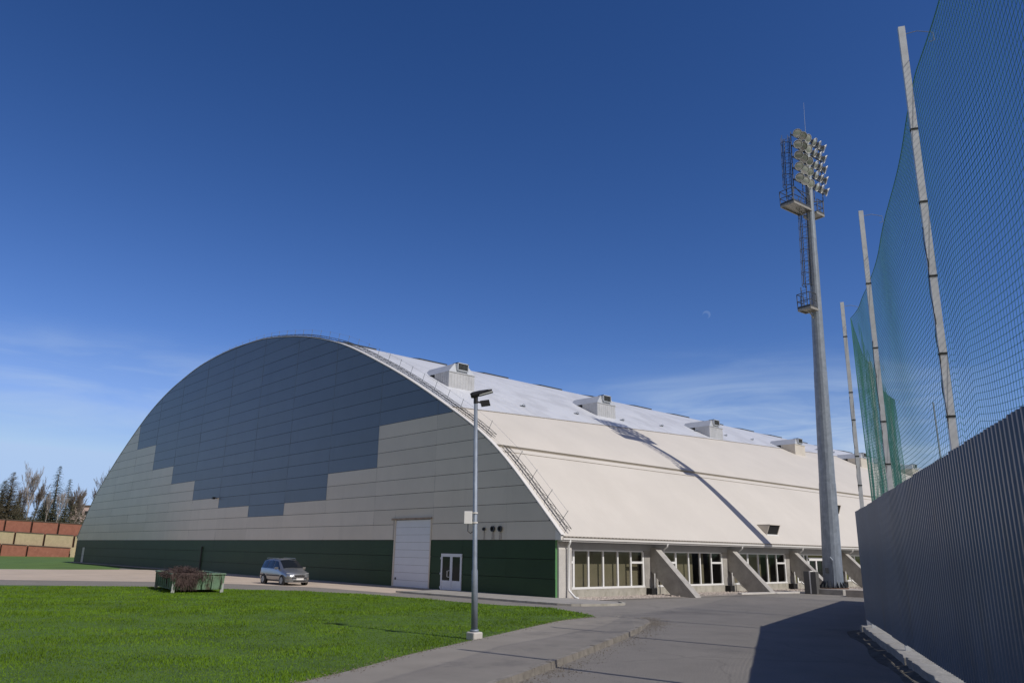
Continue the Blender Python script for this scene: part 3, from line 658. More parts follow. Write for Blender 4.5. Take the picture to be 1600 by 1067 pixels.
# grass blades on the near lawn
def inpoly(P, x, y):
    c = np.zeros(len(x), bool); n = len(P); j = n-1
    for i in range(n):
        xi, yi = P[i][:2]; xj, yj = P[j][:2]
        with np.errstate(divide='ignore', invalid='ignore'):
            c ^= ((yi > y) != (yj > y)) & (x < (xj-xi)*(y-yi)/(yj-yi+1e-12)+xi)
        j = i
    return c
LP = [p[:2] for p in front[:-1]]+[(36, -70), (-31, -70)]+[p[:2] for p in reversed(back[1:-1])]
def grass(n):
    # denser near the camera
    r = 11+ (rng.random(n)**1.25)*42; a = rng.uniform(-1.58, -.70, n)
    x = CAM.x+r*np.sin(a); y = CAM.y+r*np.cos(a); ok = inpoly(LP, x, y); x, y, r = x[ok], y[ok], r[ok]; n = len(x); jx = rng.normal(0, .035, (2, n))
    bvh = BVHTree.FromPolygons([v.co[:] for v in lawn.data.vertices], [p.vertices[:] for p in lawn.data.polygons])
    z = np.array([(bvh.ray_cast(Vector((a_, b_, 5)), Vector((0, 0, -1)))[0] or Vector((0, 0, .05))).z for a_, b_ in zip(x, y)])
    x = x+jx[0]; y = y+jx[1]; patch = .75+.5*np.sin(x*1.3+2*np.sin(y*.7))*np.sin(y*1.1+1.5*np.sin(x*.45))
    h = rng.uniform(.022, .055, n)*np.clip(patch, .5, 1.3)*(1+.5*(r > 30)); w = rng.uniform(.004, .008, n)*(1+r/22)
    th = rng.uniform(0, 6.283, n); lean = rng.uniform(.1, .7, n)*h; la = rng.uniform(0, 6.283, n)
    V = np.empty((n, 3, 3)); dx, dy = np.cos(th)*w, np.sin(th)*w
    V[:, 0] = np.stack([x-dx, y-dy, z-.005], -1); V[:, 1] = np.stack([x+dx, y+dy, z-.005], -1)
    V[:, 2] = np.stack([x+np.cos(la)*lean, y+np.sin(la)*lean, z+h], -1)
    me = bpy.data.meshes.new('grass'); me.vertices.add(3*n); me.vertices.foreach_set('co', V.ravel())
    me.loops.add(3*n); me.loops.foreach_set('vertex_index', np.arange(3*n, dtype=np.int32))
    me.polygons.add(n); me.polygons.foreach_set('loop_start', np.arange(0, 3*n, 3, dtype=np.int32)); me.update(calc_edges=True)
    o = bpy.data.objects.new('grass', me); COL.objects.link(o); return o
M['blade'] = mat('grass_blade', (.110, .198, .013), .6, var=(.38, .30), spec=.1, stain=((.15, .21, .03), .8, .53, .6, 1))
g = grass(330000); g.data.materials.append(M['blade']); tag(g, 'short mown green grass covering the lawn beside the path', 'grass', kind='stuff')

# ------------------------------------------------------------------ street lamp
lamp = tag(empty('street_lamp', (12.57, -15.98, .09)), 'slender grey street lamp with black head and white box on a concrete foot', 'street lamp')
b = MB(); b.prism([(-.16, -.16, -.1), (.16, -.16, -.1), (.16, .16, -.1), (-.16, .16, -.1)], (0, 0, .30)); b.build('concrete_base', M['paleconc'], lamp, bevel=.03)
ln = -Vector((.677, .736, 0))*.022
def lp(z): return Vector((0, 0, z))+ln*z
H = 6.50
b = MB(); b.tube([lp(.2), lp(1.75), lp(1.8), lp(H)], [.088, .082, .066, .052], 14); b.tube([lp(.2), lp(.26)], .115, 12); b.build('pole', M['galv'], lamp, smooth=True)
hd = Vector((R_.x, R_.y, 0)).normalized(); hs_ = Vector((hd.y, -hd.x, 0))
b = MB(); c = lp(H)
b.tube([c-Vector((0, 0, .15)), c+Vector((0, 0, .12))], .065, 10); b.build('spigot', M['black'], lamp)
b = MB(); ax = (hd+Vector((0, 0, .30))).normalized(); up = hs_.cross(ax); up = up if up.z > 0 else -up
c0_ = c+Vector((0, 0, .12))-ax*.16
rings = [(0, .07, .06), (.07, .10, .085), (.30, .12, .07), (.53, .11, .042), (.64, .06, .018)]
vs = []; n = 8
for d, wd, hh in rings:
    for s_, t_ in ((-1, -.3), (-.8, -1), (.8, -1), (1, -.3), (.8, .7), (.3, 1), (-.3, 1), (-.8, .7)): vs.append(c0_+ax*d+hs_*wd*s_+up*hh*t_)
b.add(vs, [(i*n+j, i*n+(j+1) % n, (i+1)*n+(j+1) % n, (i+1)*n+j) for i in range(4) for j in range(n)]+[tuple(range(n-1, -1, -1)), tuple(range(4*n, 5*n))])
b.build('lamp_head', M['black'], lamp)
b = MB(); b.obox(c0_+ax*.45-up*.068, ax*.2, hs_*.10, up*.012); b.build('lamp_lens', mat('pale_lens', (.55, .57, .56), .2), lamp)
b = MB(); q = lp(H-.14)+hd*.27; b.obox(q, (hd*.13+Vector((0, 0, .02))), hs_*.1, (up*.075)); b.tube([lp(H-.1), q], .025, 6); b.build('sensor_box', M['black'], lamp)
bx_ = empty('junction_box'); bx_.parent = lamp; q = lp(3.15)-hd*.19
b = MB(); b.obox(q, hd*.11, hs_*.08, (0, 0, .17)); b.build('enclosure', M['white'], bx_, bevel=.012)
b = MB()
for z in (3.02, 3.28): b.tube([lp(z-.02), lp(z+.02)], .078, 12); b.obox(lp(z)-hd*.1, hd*.08, hs_*.015, (0, 0, .02))
b.build('clamp', M['trim'], bx_)
b = MB(); b.tube([q+Vector((.0, 0, -.16)), q+Vector((0, 0, -.36)), q+hd*.08+Vector((0, 0, -.42)), lp(2.78)+hd*-.07], .012, 5); b.build('cable', M['black'], bx_)

# ------------------------------------------------------------------ floodlight mast
MO = Vector((4.75, 21.4, 0))
mast = tag(empty('floodlight_mast', MO), 'tall galvanised floodlight mast with caged ladder, platforms and two banks of lamps', 'floodlight mast')
lnM = Vector((R_.x, R_.y, 0)).normalized()*(1.1/33.5)
def mp(z): return Vector((0, 0, z))+lnM*z
b = MB(); b.obox((0, 0, .15), (1.15, 0, 0), (0, 1.15, 0), (0, 0, .2)); b.build('concrete_foundation', M['concrete'], mast, bevel=.03)
HM = 33.4
b = MB(); zs = [.45, 4, 7.2, 7.21, 12, 15, 15.01, 20, 24, 24.01, 28, HM]; rs = [.63, .585, .545, .525, .475, .445, .43, .375, .335, .32, .28, .235]
b.tube([mp(z) for z in zs], rs, 16); shaft = b.build('shaft', M['galv'], mast)
b = MB(); b.lathe((0, 0, .35), [(.95, 0), (.95, .06)], 20)
b.build('base_plate', mat('rusty_plate', (.16, .10, .07), .85, var=(5, .3)), mast)
b = MB()
for j in range(18):
    a = 2*math.pi*j/18; d = Vector((math.cos(a), math.sin(a), 0)); s = Vector((-d.y, d.x, 0))
    b.prism([d*.62+Vector((0, 0, .42))-s*.015, d*.92+Vector((0, 0, .42))-s*.015, d*.60+Vector((0, 0, .85))-s*.015], s*.03)
    b.tube([d*.84+s*.09+Vector((0, 0, .40)), d*.84+s*.09+Vector((0, 0, .56))], .03, 6)
b.build('gusset', M['galvdark'], mast)
b = MB(); q = Vector((R_.x, R_.y, 0)); tw = (CAM-MO); tw.z = 0; tw.normalize()
sd2 = Vector((-tw.y, tw.x, 0))
pq = [mp(.5)+tw*.66+sd2*.05, mp(1.6)+tw*.66+sd2*.06, mp(2.15)+tw*.66+sd2*.04, mp(2.35)+tw*.63-sd2*.12]
b.tube(pq, .035, 6); b.build('cable_conduit', M['galv'], mast)
b = MB(); b.obox(mp(1.5)+tw*.6+(-sd2 if sd2.dot(R_) > 0 else sd2)*.35, sd2*.1, tw*.04, (0, 0, .16)); b.build('access_hatch', M['galvdark'], mast)
b = MB(); b.tube([mp(HM-.3), mp(HM+3.4)], [.018, .008], 5); b.build('lightning_rod', M['galv'], mast)
# local frame of the head: rows run along ROW, lamps look along FACE
ROW = Vector((.10, .995, 0)).normalized(); FACE = Vector((.995, -.10, 0)).normalized()
rowz = [29.5, 30.44, 31.38, 32.32, 33.25]
b = MB()
for z in rowz:
    for s in (-1, 1):
        b.tube([mp(z)+ROW*.22*s, mp(z)+ROW*2.05*s+Vector((0, 0, 0))], .05, 5)
for s in (-1, 1):
    for t in (.75, 1.95): b.tube([mp(28.5)+ROW*t*s-FACE*.05, mp(33.5)+ROW*t*s-FACE*.05], .035, 4)
    b.tube([mp(28.2), mp(28.9)+ROW*1.9*s], .04, 4)
b.build('head_frame', M['galvdark'], mast)
lampmat = mat('reflector', (.62, .66, .66), .16, metal=.85)
lensmat = mat('lamp_glass', (.37, .385, .39), .14, metal=.35, coat=.5)
island_var(lensmat, .55, 1.9, obj=True)  # random lens brightness stands in for glints on some lamps
def floodlight(S=1.16):
    f = empty('floodlight'); f.parent = mast
    n = 18
    prof_ = [(.05, -.36), (.10, -.33), (.13, -.2), (.21, -.08), (.27, .02)]
    MB().lathe((0, 0, 0), prof_, n).build('reflector_bowl', M['galvlamp'], f, smooth=True)
    b = MB(); vs = [(r*math.cos(2*math.pi*j/n), r*math.sin(2*math.pi*j/n), z) for r, z in ((.262, .02), (.285, .02), (.285, .055), (.262, .055)) for j in range(n)]
    b.add(vs, [(i*n+j, i*n+(j+1) % n, ((i+1) % 4)*n+(j+1) % n, ((i+1) % 4)*n+j) for i in range(4) for j in range(n)]); b.build('rim', M['white'], f)
    b = MB(); b.lathe((0, 0, 0), [(.26, .03), (.2, .045), (.05, .055)], n); b.build('lens', lensmat, f, smooth=True)
    b = MB(); b.box((-.04, -.13, -.56), (.04, .13, -.34)); b.tube([(-.30, 0, -.02), (-.30, 0, -.40), (.30, 0, -.40), (.30, 0, -.02)], .018, 4); b.build('yoke', M['galvdark'], f)
    for ch in f.children: ch.data.transform(Matrix.Scale(S, 4))
    return f
M['galvlamp'] = mat('lamp_casing', (.20, .21, .22), .4, metal=.6)
proto = floodlight(); first = True
for zi, z in enumerate(rowz):
    for s in (-1, 1):
        for k, t in enumerate((.45, 1.12, 1.8)):
            f = proto if first else copy_tree(proto, mast)
            first = False
            # left bank looks out towards the road side and down, right bank towards the pitch
            aim = (FACE*1.0 + ROW*(-.30-.50*k+random.uniform(-.15, .15) if s < 0 else .35+.2*k) + Vector((0, 0, -.55+random.uniform(-.12, .1)))).normalized()
            p = mp(z)+ROW*t*s+FACE*.42+Vector((0, 0, random.uniform(-.05, .05)))
            up_ = Vector((0, 0, 1)); xa = up_.cross(aim).normalized(); ya = aim.cross(xa)
            f.matrix_local = Matrix.Translation(p) @ Matrix((xa, ya, aim)).transposed().to_4x4()
# platforms, rails and ladders
def platform(z, c, hx, hy, x_ax, y_ax, rail, name):
    g_ = empty(name); g_.parent = mast
    b = MB(); C_ = mp(z)+c
    b.obox(C_, x_ax*hx, y_ax*hy, (0, 0, .04))
    for i in (-1, 1): b.obox(C_+y_ax*hy*i-Vector((0, 0, .09)), x_ax*hx, y_ax*.03, (0, 0, .07))
    for i in (-1, 1): b.obox(C_+x_ax*hx*i-Vector((0, 0, .09)), x_ax*.03, y_ax*hy, (0, 0, .07))
    b.tube([mp(z-.9), C_-Vector((0, 0, .1))], .05, 5)
    b.build('deck', M['deck'], g_)
    b = MB(); cs = [C_+x_ax*hx*i+y_ax*hy*j for i, j in rail]
    for p in cs: b.tube([p, p+Vector((0, 0, 1.1))], .032, 5)
    for a, d in zip(cs, cs[1:]):
        for h in (.55, 1.1): b.tube([a+Vector((0, 0, h)), d+Vector((0, 0, h))], .030, 5)
        b.obox((a+d)/2+Vector((0, 0, .1)), (d-a)/2, (d-a).cross(Vector((0, 0, 1))).normalized()*.006, (0, 0, .07))
        mid = (a+d)/2; b.tube([mid, mid+Vector((0, 0, 1.1))], .02, 5)
    b.build('railing', M['galvdark'], g_)
M['deck'] = mat('deck_grating', (.30, .29, .27), .6, metal=.2, var=(6, .2))
platform(27.45, -ROW*1.45-FACE*.25, 1.15, .55, ROW, FACE, [(.9, 1), (-1, 1), (-1, -1), (1, -1)], 'service_platform')
platform(27.45, ROW*.85-FACE*.25, .5, .55, ROW, FACE, [(-.6, 1), (1, 1), (1, -1), (-.6, -1)], 'service_platform')
platform(19.55, -ROW*.92-FACE*.1, .48, .5, ROW, FACE, [(.8, 1), (-1, 1), (-1, -1), (.8, -1)], 'rest_platform')
def ladder(z0, z1, c, cage, name, ho=.36):
    g_ = empty(name); g_.parent = mast
    b = MB(); a0 = FACE*.22
    for s in (-1, 1): b.tube([mp(z0)+c+a0*s, mp(z1)+c+a0*s], .034, 5)
    z = z0+.2
    while z < z1: b.tube([mp(z)+c-a0, mp(z)+c+a0], .014, 4); z += .3
    z = z0+.6
    while z < z1: b.tube([mp(z)+c, mp(z)+c+ROW*.35*(1 if c.dot(ROW) < 0 else -1)], .018, 4); z += 2.2
    b.build('rungs', M['galvdark'], g_)
    if not cage: return
    b = MB(); d = -ROW if c.dot(ROW) < 0 else ROW; angs = [math.pi*k/6 for k in range(7)]
    def cp(z, a): return mp(z)+c+FACE*.34*math.cos(a)+d*.62*math.sin(a)
    z = cage; 
    while z <= z1+.01:
        b.tube([cp(z, a) for a in angs], .026, 4); z += .9
    for a in angs[::1]:
        if a in (angs[1], angs[3], angs[5], angs[0], angs[6]): b.tube([cp(cage, a), cp(z1, a)], .021, 4)
    b.build('safety_cage', M['galvdark'], g_)
ladder(21.3, 28.4, -ROW*.62-FACE*.15, 21.4, 'ladder')
ladder(27.5, 33.5, -ROW*1.45-FACE*.75, 29.3, 'ladder')
ladder(19.6, 21.3, -ROW*1.0-FACE*.3, None, 'ladder')

# grey cabinet post and kerb slab by the mast
gp = tag(empty('cable_cabinet', (3.9, 20.15, 0)), 'narrow dark grey upright cabinet with a white edge beside the mast foot', 'cabinet')
b = MB(); b.box((-.42, -.22, 0), (-.02, .22, 1.42)); b.box((.06, -.22, 0), (.42, .22, 1.40)); b.build('cabinet_body', mat('cabinet_grey', (.10, .10, .10), .6, var=(3, .1)), gp, bevel=.01)
b = MB(); b.box((-.02, -.24, .02), (.06, .2, 1.45)); b.build('white_edge', M['white'], gp)
sb = MB(); sb.obox((0, 0, .2), (.95, .12, 0), (-.1, .75, 0), (0, 0, .22)); sb = sb.build('concrete_slab', mat('rusty_concrete', (.40, .36, .31), .9, var=(2, .15), bump=(12, .3, .02), stain=((.32, .17, .08), 3, .6, .6, .25)), bevel=.02)
sb.location = (7.6, 19.6, 0); tag(sb, 'rust stained concrete slab lying next to the floodlight mast base', 'slab')
b = MB(); b.box((0, 0, 0), (5.6, .35, .12)); ks = b.build('loose_kerb', M['paleconc'], bevel=.02); ks.location = (2.9, 19.8, 0); ks.rotation_euler = (0, 0, math.radians(-100)); tag(ks, 'pale concrete kerb strip lying in front of the third buttress', 'kerb strip')

# ------------------------------------------------------------------ metal fence
FA = Vector((17.75, -3.95, 0)); FD = Vector((.4929, -.8701, 0)); FN = Vector((.8701, .4929, 0))
FE = Vector((12.05, 14.5, 0)); FD2 = (FE-FA).normalized(); FN2 = Vector((FD2.y, -FD2.x, 0))
fence = tag(empty('metal_fence', FA), 'tall dark blue corrugated metal fence running along the right of the road', 'fence')
M['fence'] = mat('fence_sheet', (.095, .13, .195), .38, metal=.3, var=(.8, .08), bump=(2.5, .06), stain=((.12, .125, .13), 1.6, .55, .45, .22))
island_var(M['fence'], *FENCE_VAR, obj=True)
def corr(a, d, nrm, w, z0, z1, pitch=.18):
    b = MB(); n = round(w/pitch); pr = []
    for i in range(n):
        for t_, h in ((0, 0), (.50, 0), (.58, .023), (.90, .023), (.99, 0)): pr.append(((i+t_)*pitch, h))
    pr.append((n*pitch, 0)); k = len(pr)
    q = [a+d*s-nrm*h for s, h in pr]
    vs = [v+Vector((0, 0, z0)) for v in q]+[v+Vector((0, 0, z1)) for v in q]
    vs += [v+nrm*.003 for v in vs]
    fs = [(i, i+1, k+i+1, k+i) for i in range(k-1)]+[(2*k+i+1, 2*k+i, 3*k+i, 3*k+i+1) for i in range(k-1)]
    fs += [(k+i, k+i+1, 3*k+i+1, 3*k+i) for i in range(k-1)]+[(2*k+i, 2*k+i+1, i+1, i) for i in range(k-1)]
    fs += [(0, k, 3*k, 2*k), (k-1, 3*k-1, 4*k-1, 2*k-1)]
    b.add(vs, fs); return b
s = 0; i = 0
while s < 40:
    w = .18*6; z1 = 3.80+.29*min(s, 20)/19.5+random.uniform(-.012, .012)
    g = .035 if abs(s-17) < .6 else (.004 if i % 3 else .008)
    m_ = corr(FD*s, FD, FN, w-0.0, .43+random.uniform(-.012, .018), z1)
    for zz_ in (.78, 2.08, 3.28):   # roofing screws along the rails
        for q_ in range(0, 6, 1):
            c_ = FD*(s+.045+q_*.18)-FN*.004; m_.obox(c_+Vector((0, 0, zz_+random.uniform(-.012, .012))), FD*.011, FN*.005, (0, 0, .011))
    ob = m_.build('metal_sheet', M['fence'], fence, recalc=False)
    s += w+g; i += 1
for k in range(14):
    b = MB(); p = FD*(.12+k*2.8)+FN*.07; b.obox(p+Vector((0, 0, 2.12)), FD*.04, FN*.03, (0, 0, 1.62)); b.build('fence_post', M['galvdark'], fence)
for z in (.8, 2.1, 3.3):
    b = MB(); b.obox(FD*19+FN*.03+Vector((0, 0, z)), FD*19, FN*.02, (0, 0, .03)); b.build('fence_rail', M['galvdark'], fence)
s = .02
while s < (FE-FA).length:
    m_ = corr(FD2*s, FD2, FN2, 1.08, .2, 3.72); m_.build('metal_sheet', M['fence'], fence, recalc=False); s += 1.084
s = .02
while s < 14:
    m_ = corr((FE-FA)+FN2*s, FN2, -FD2, 2.16, .2, 3.72); m_.build('metal_sheet', M['fence'], fence, recalc=False); s += 2.164
# kerb stones under the fence
M['stone'] = mat('pale_stone', (.25, .245, .23), .9, var=(2.2, .25), bump=(9, .6, .04))
s = -.35; i = 0
names = ['short pale kerb stone at the far corner of the metal fence', 'pale kerb stone second from the far corner of the metal fence', 'pale kerb stone third from the far corner of the fence', 'cracked pale kerb stone halfway along the visible fence foot', 'small pale kerb stone wedged between two long ones under the fence', 'longest pale kerb stone nearest the viewer below the fence', 'pale kerb stone under the fence at the edge of the view']
for w in (.7, 2.3, 2.7, 2.9, .95, 3.3, 3.0, 2.8, 2.9, 3.0, 3.0, 3.0):
    b = MB(); hw = w/2-.03; n = 7; wob = [random.uniform(-.03, .03) for _ in range(2*n+2)]
    vs = []
    for j in range(n+1):
        u = -hw+2*hw*j/n
        for sx, wo in ((-1, wob[j]), (1, 0)):
            for z in (-.05, .25+random.uniform(-.012, .012)):
                vs.append(FD*u+FN*((-.14 if sx < 0 else .55)+wo*(1 if z > 0 else .4))+Vector((0, 0, z)))
    fs = []
    for j in range(n):
        o4 = 4*j
        for a_, b_ in ((0, 1), (1, 3), (3, 2), (2, 0)): fs.append((o4+a_, o4+b_, o4+4+b_, o4+4+a_))
    fs += [(0, 2, 3, 1), (4*n, 4*n+1, 4*n+3, 4*n+2)]
    b.add(vs, fs); st = b.build('kerb_stone', M['stone'], bevel=.015)
    st.location = FA+FD*(s+w/2)-FN*(.03+random.uniform(-.03, .03)); st.rotation_euler = (random.uniform(-.006, .006), random.uniform(-.006, .006), random.uniform(-.008, .008))
    tag(st, names[min(i, 6)], 'kerb stone', 'kerb stones along the fence foot'); s += w; i += 1
b = MB(); k_ = 40
for i in range(k_+1):
    q = FA+FD*(-.6+i*40/k_); w_ = .5+.12*math.sin(i*1.1)+random.uniform(-.03, .03)
    for o_, z_ in ((-.12, .09+random.uniform(-.015, .015)), (-.12-w_*.5, .035+random.uniform(-.008, .008)), (-.12-w_, -.012)): b.v.append(tuple(q+FN*o_+Vector((0, 0, z_))))
for i in range(k_): b.f += [(3*i+j, 3*i+j+1, 3*i+j+4, 3*i+j+3) for j in (0, 1)]
struct(b.build('soil_bank', mat('dark_soil', (.15, .14, .12), 1, spec=0, var=(4, .35))))
sheet('field_ground', [tuple(FA+FN*.05+Vector((0, 0, .22))), tuple(FA+FD*45+FN*.05+Vector((0, 0, .22))), tuple(FA+FD*45+FN*30+Vector((0, 0, .22))), tuple(FE+FN*40+Vector((0, 0, .22))), tuple(FE+Vector((.1, 0, .22)))], M['sand'])

# ------------------------------------------------------------------ net poles and net
M['polepaint'] = mat('weathered_pole', (.60, .63, .67), .5, metal=.1, var=(6, .12), stain=((.33, .30, .26), 4, .58, .5, .3))
M['cord'] = mat('dark_cord', (.02, .025, .025), .8)
def net_pole(p, h, lab, lean=.6, arm=.5, r=.045, ties=True):
    t_ = tag(empty('net_pole', p), lab, 'pole', 'poles carrying the safety net')
    nn = FN; dd = FD
    t_.rotation_euler = dd.cross(Vector((0, 0, 1))).length and Matrix.Rotation(lean/h, 3, Vector((0, 0, 1)).cross(dd)).to_euler()
    b = MB(); b.obox((0, 0, h/2), dd*r, nn*r*1.25, (0, 0, h/2)); b.build('post', M['polepaint'], t_)
    b = MB(); e = nn*arm; b.tube([Vector((0, 0, h-.15)), Vector((0, 0, h-.12))+e*.5, Vector((0, 0, h-.2))+e, Vector((0, 0, h-.36))+e*1.02, Vector((0, 0, h-.38))+e*.85], .008, 4); b.build('arm_hook', M['galv'], t_)
    if ties:
        z = 4.6
        while z < h-1:
            b = MB(); b.obox((0, 0, z), dd*(r+.006), nn*(r*1.25+.006), (0, 0, .018)); b.build('tie_band', M['cord'], t_); z += random.uniform(.9, 1.9)
        b = MB(); pts = []; z = 4.4; k = 0
        while z < 4.4+(h-5)*.55:
            pts.append(dd*(r+.02)*math.sin(k*1.7)-nn*(r+.015)*(1 if k % 2 else .9)+Vector((0, 0, z))); z += random.uniform(.12, .3); k += 1
        b.tube(pts, .009, 4); b.build('lashing_cord', M['cord'], t_)
    return t_
P3, P2, P1 = Vector((18.2, -4.5, 0)), Vector((21.24, -9.88, 0)), Vector((24.7, -16.0, 0))
net_pole(P1, 11.8, 'nearest and tallest looking grey net pole behind the metal fence')
net_pole(P2, 11.3, 'middle of the three grey net poles standing in front of the netting')
net_pole(P3, 10.72, 'grey net pole at the far corner of the metal fence')
net_pole(P1+FD*7.05, 12.2, 'grey net pole behind the fence beyond the right edge', ties=False)
net_pole(Vector((16.35, 1.9, 0)), 10.1, 'grey pole seen through the dense green folds of the net', ties=False, r=.06)
net_pole(Vector((12.25, 14.3, 0)), 11.0, 'farthest net pole behind the gathered end of the green net', ties=False, r=.06)
ip = Vector((26.0, 28, 0))
tp = tag(MB().tube([(0, 0, 0), (0, 0, 11.3)], [.07, .04], 8).build('flag_pole', M['galv']), 'thin distant pole standing beyond the net, behind the fence', 'pole')
tp.location = (13.2, 18.6, 0)
tp.data.transform(Matrix.Scale(1.0, 4))
netmat = mat('green_net_cord', (.045, .21, .175), .75, var=(1.2, .2))
def net_curtain(path, topz, lean, cell=.12, r=.0041, zb=.9, sagn=None):
    """path(s) -> base point, topz(s) -> height; knotted square mesh of thin cords"""
    S = path[-1]; n = int(S/cell)
    mb_v = []; mb_f = []
    def cord(P):   # three-sided thin cord along the points
        k = len(P); d = np.gradient(P, axis=0); d /= np.linalg.norm(d, axis=1, keepdims=True)+1e-9
        ref = np.array([.3, .2, .93]) if abs(d[0][2]) < .8 else np.array([.9, .4, 0])
        a = np.cross(d, ref); a /= np.linalg.norm(a, axis=1, keepdims=True); b_ = np.cross(d, a)
        ring = np.stack([P+r*(a*math.cos(t_)+b_*math.sin(t_)) for t_ in (0, 2.094, 4.189)], 1).reshape(-1, 3)
        o_ = sum(len(x) for x in mb_v); mb_v.append(ring)
        i_ = np.arange(k-1)
        for j in range(3):
            j2 = (j+1) % 3; mb_f.append(np.stack([o_+i_*3+j, o_+i_*3+j2, o_+(i_+1)*3+j2, o_+(i_+1)*3+j], -1))
    f = path[0]
    ss = np.arange(n+1)*cell; m = int((max(topz(s_) for s_ in ss)-zb)/cell)
    G = np.zeros((n+1, m+1, 3))
    for i, s_ in enumerate(ss):
        tz = topz(s_)
        zz = tz-(tz-zb)*np.arange(m+1)/m
        G[i] = f(s_, zz, tz)
    for i in range(n+1): cord(G[i])
    for j in range(m+1): cord(G[:, j])
    return mb_v, mb_f, G
def finish_net(lst, name):
    V = []; F = []; o_ = 0
    for vs, fs, _ in lst:
        v_ = np.concatenate(vs); V.append(v_); F.append(np.concatenate(fs)+o_); o_ += len(v_)
    V = np.concatenate(V); F = np.concatenate(F).astype(np.int32)
    me = bpy.data.meshes.new(name); me.vertices.add(len(V)); me.vertices.foreach_set('co', V.ravel())
    me.loops.add(F.size); me.loops.foreach_set('vertex_index', F.ravel()); me.polygons.add(len(F)); me.polygons.foreach_set('loop_start', np.arange(0, F.size, 4, dtype=np.int32))
    me.update(calc_edges=True); me.materials.append(netmat); o_ = bpy.data.objects.new(name, me); COL.objects.link(o_); return o_
S1 = [0, 2.3, 4.6, 7.0, 9.1, 11.6, 13.5, 15.2, 17, 20.5, 24, 30]; Z1 = [10.5, 10.2, 10.09, 10.27, 10.59, 11.05, 11.45, 11.5, 11.55, 11.9, 12.0, 12.0]
def top1(s_): return float(np.interp(s_, S1, Z1))
base1 = np.array(FA)+np.array(FN)*.5; d1 = np.array(FD); n1_ = np.array(FN)
def f1(s_, zz, tz):
    h = (tz-zz)
    bel = .10*math.sin(s_*.45+.4)*np.sin(np.clip(h/9, 0, 1)*3.14)+.025*np.sin(s_*1.3+zz*.6)
    seg = (s_ % 7.0)/7.0; dip = .55*np.clip((h-1)/7, 0, 1)*(4*seg*(1-seg)) if s_ > 13 else .16*np.clip((h-1)/7, 0, 1)*(4*seg*(1-seg))
    P = base1+d1*s_; return np.stack([P[0]+n1_[0]*bel, P[1]+n1_[1]*bel, zz-dip*.7], -1)
nA = net_curtain((f1, 26.0), top1, 0, zb=2.6)
d2 = np.array(FD2); n2 = np.array(FN2); LE = (FE-FA).length
base2 = base1
def top2(s_): return float(np.interp(s_, [0, .6, 3, 6.6, 10, 14, LE], [10.5, 10.25, 9.9, 10.05, 9.9, 10.3, 11.0]))
def f2(s_, zz, tz):
    h = tz-zz
    bel = .10*np.sin(s_*1.7+.12*h)*np.clip(h/5, .1, 1)
    P = base2+d2*s_; return np.stack([P[0]+n2[0]*bel, P[1]+n2[1]*bel, zz], -1)
nB = net_curtain((f2, LE), top2, 0, cell=.10, r=.0035, zb=2.2)
def f3(s_, zz, tz):
    h = tz-zz
    bel = .22+.12*np.sin(s_*2.9+.12*h)*np.clip(h/3, .2, 1)
    P = base2+d2*s_; return np.stack([P[0]+n2[0]*bel, P[1]+n2[1]*bel, zz-.2*np.sin(s_*1.3)**2*np.clip(h/5, 0, 1)], -1)
nC = net_curtain((f3, 12.0), lambda s_: float(np.interp(s_, [0, 1.2, 4, 7, 12], [10.3, 10.0, 9.7, 9.8, 9.7])), 0, r=.0027, zb=2.2)
net = finish_net([nA, nB, nC], 'safety_net')
tag(net, 'tall green safety net hanging behind the metal fence, folded dense at its far end', 'net')
ropes = MB()
ropes.tube([tuple(p) for p in nA[2][:, 0]], .012, 4); ropes.tube([tuple(p) for p in nB[2][:, 0]], .012, 4)
ropes.tube([tuple(p) for p in nA[2][0]], .015, 4)
ro = ropes.build('edge_rope', netmat); ro.parent = net

# ------------------------------------------------------------------ parked car
M['carpaint'] = mat('silver_car_paint', (.33, .345, .36), .28, metal=.75, coat=.6)
M['tyre'] = mat('tyre', (.02, .02, .02), .85); M['rim'] = mat('alloy', (.35, .36, .37), .35, metal=.7)
M['trimblack'] = mat('car_trim', (.025, .025, .027), .6)
car = tag(empty('parked_car', (-21.0, -4.75, .0)), 'silver people carrier parked beside the green gable wall', 'car')
ST = [(-2.13, .48, .92, .66, .98, .50), (-2.06, .30, 1.0, .80, 1.22, .58), (-1.88, .24, 1.03, .85, 1.56, .60), (-1.5, .22, 1.02, .865, 1.635, .62), (-.5, .22, 1.0, .87, 1.665, .64), (.35, .22, .98, .87, 1.60, .63),
      (.75, .22, .965, .87, 1.38, .67), (1.18, .22, .93, .865, 1.06, .72), (1.55, .22, .86, .85, .96, .70), (1.88, .22, .76, .82, .86, .62), (2.06, .24, .66, .74, .74, .55), (2.15, .34, .56, .62, .60, .48)]
def station(x):
    for a, c in zip(ST, ST[1:]):
        if a[0] <= x <= c[0]:
            t_ = (x-a[0])/(c[0]-a[0]); return [lerp(p, q, t_) for p, q in zip(a, c)]
    return list(ST[-1])
def ring(x):
    _, zb, belt, w, zt, rw = station(x); belt = min(belt, zt-.04)
    h = [(0, zb), (w*.8, zb), (w*.97, zb+.14), (w*1.0, lerp(zb, belt, .6)), (w*.965, belt), (rw, zt-.045), (rw*.75, zt), (0, zt+.02)]
    return h
b = MB(); n = 14
xs_ = sorted(set([s_[0] for s_ in ST]+list(np.linspace(-2.0, 2.1, 24))))
for x in xs_:
    h = ring(x); full = [(x, y, z) for y, z in h]+[(x, -y, z) for y, z in reversed(h[1:-1])]; b.v += full
for i in range(len(xs_)-1):
    for j in range(n): b.f.append((i*n+j, i*n+(j+1) % n, (i+1)*n+(j+1) % n, (i+1)*n+j))
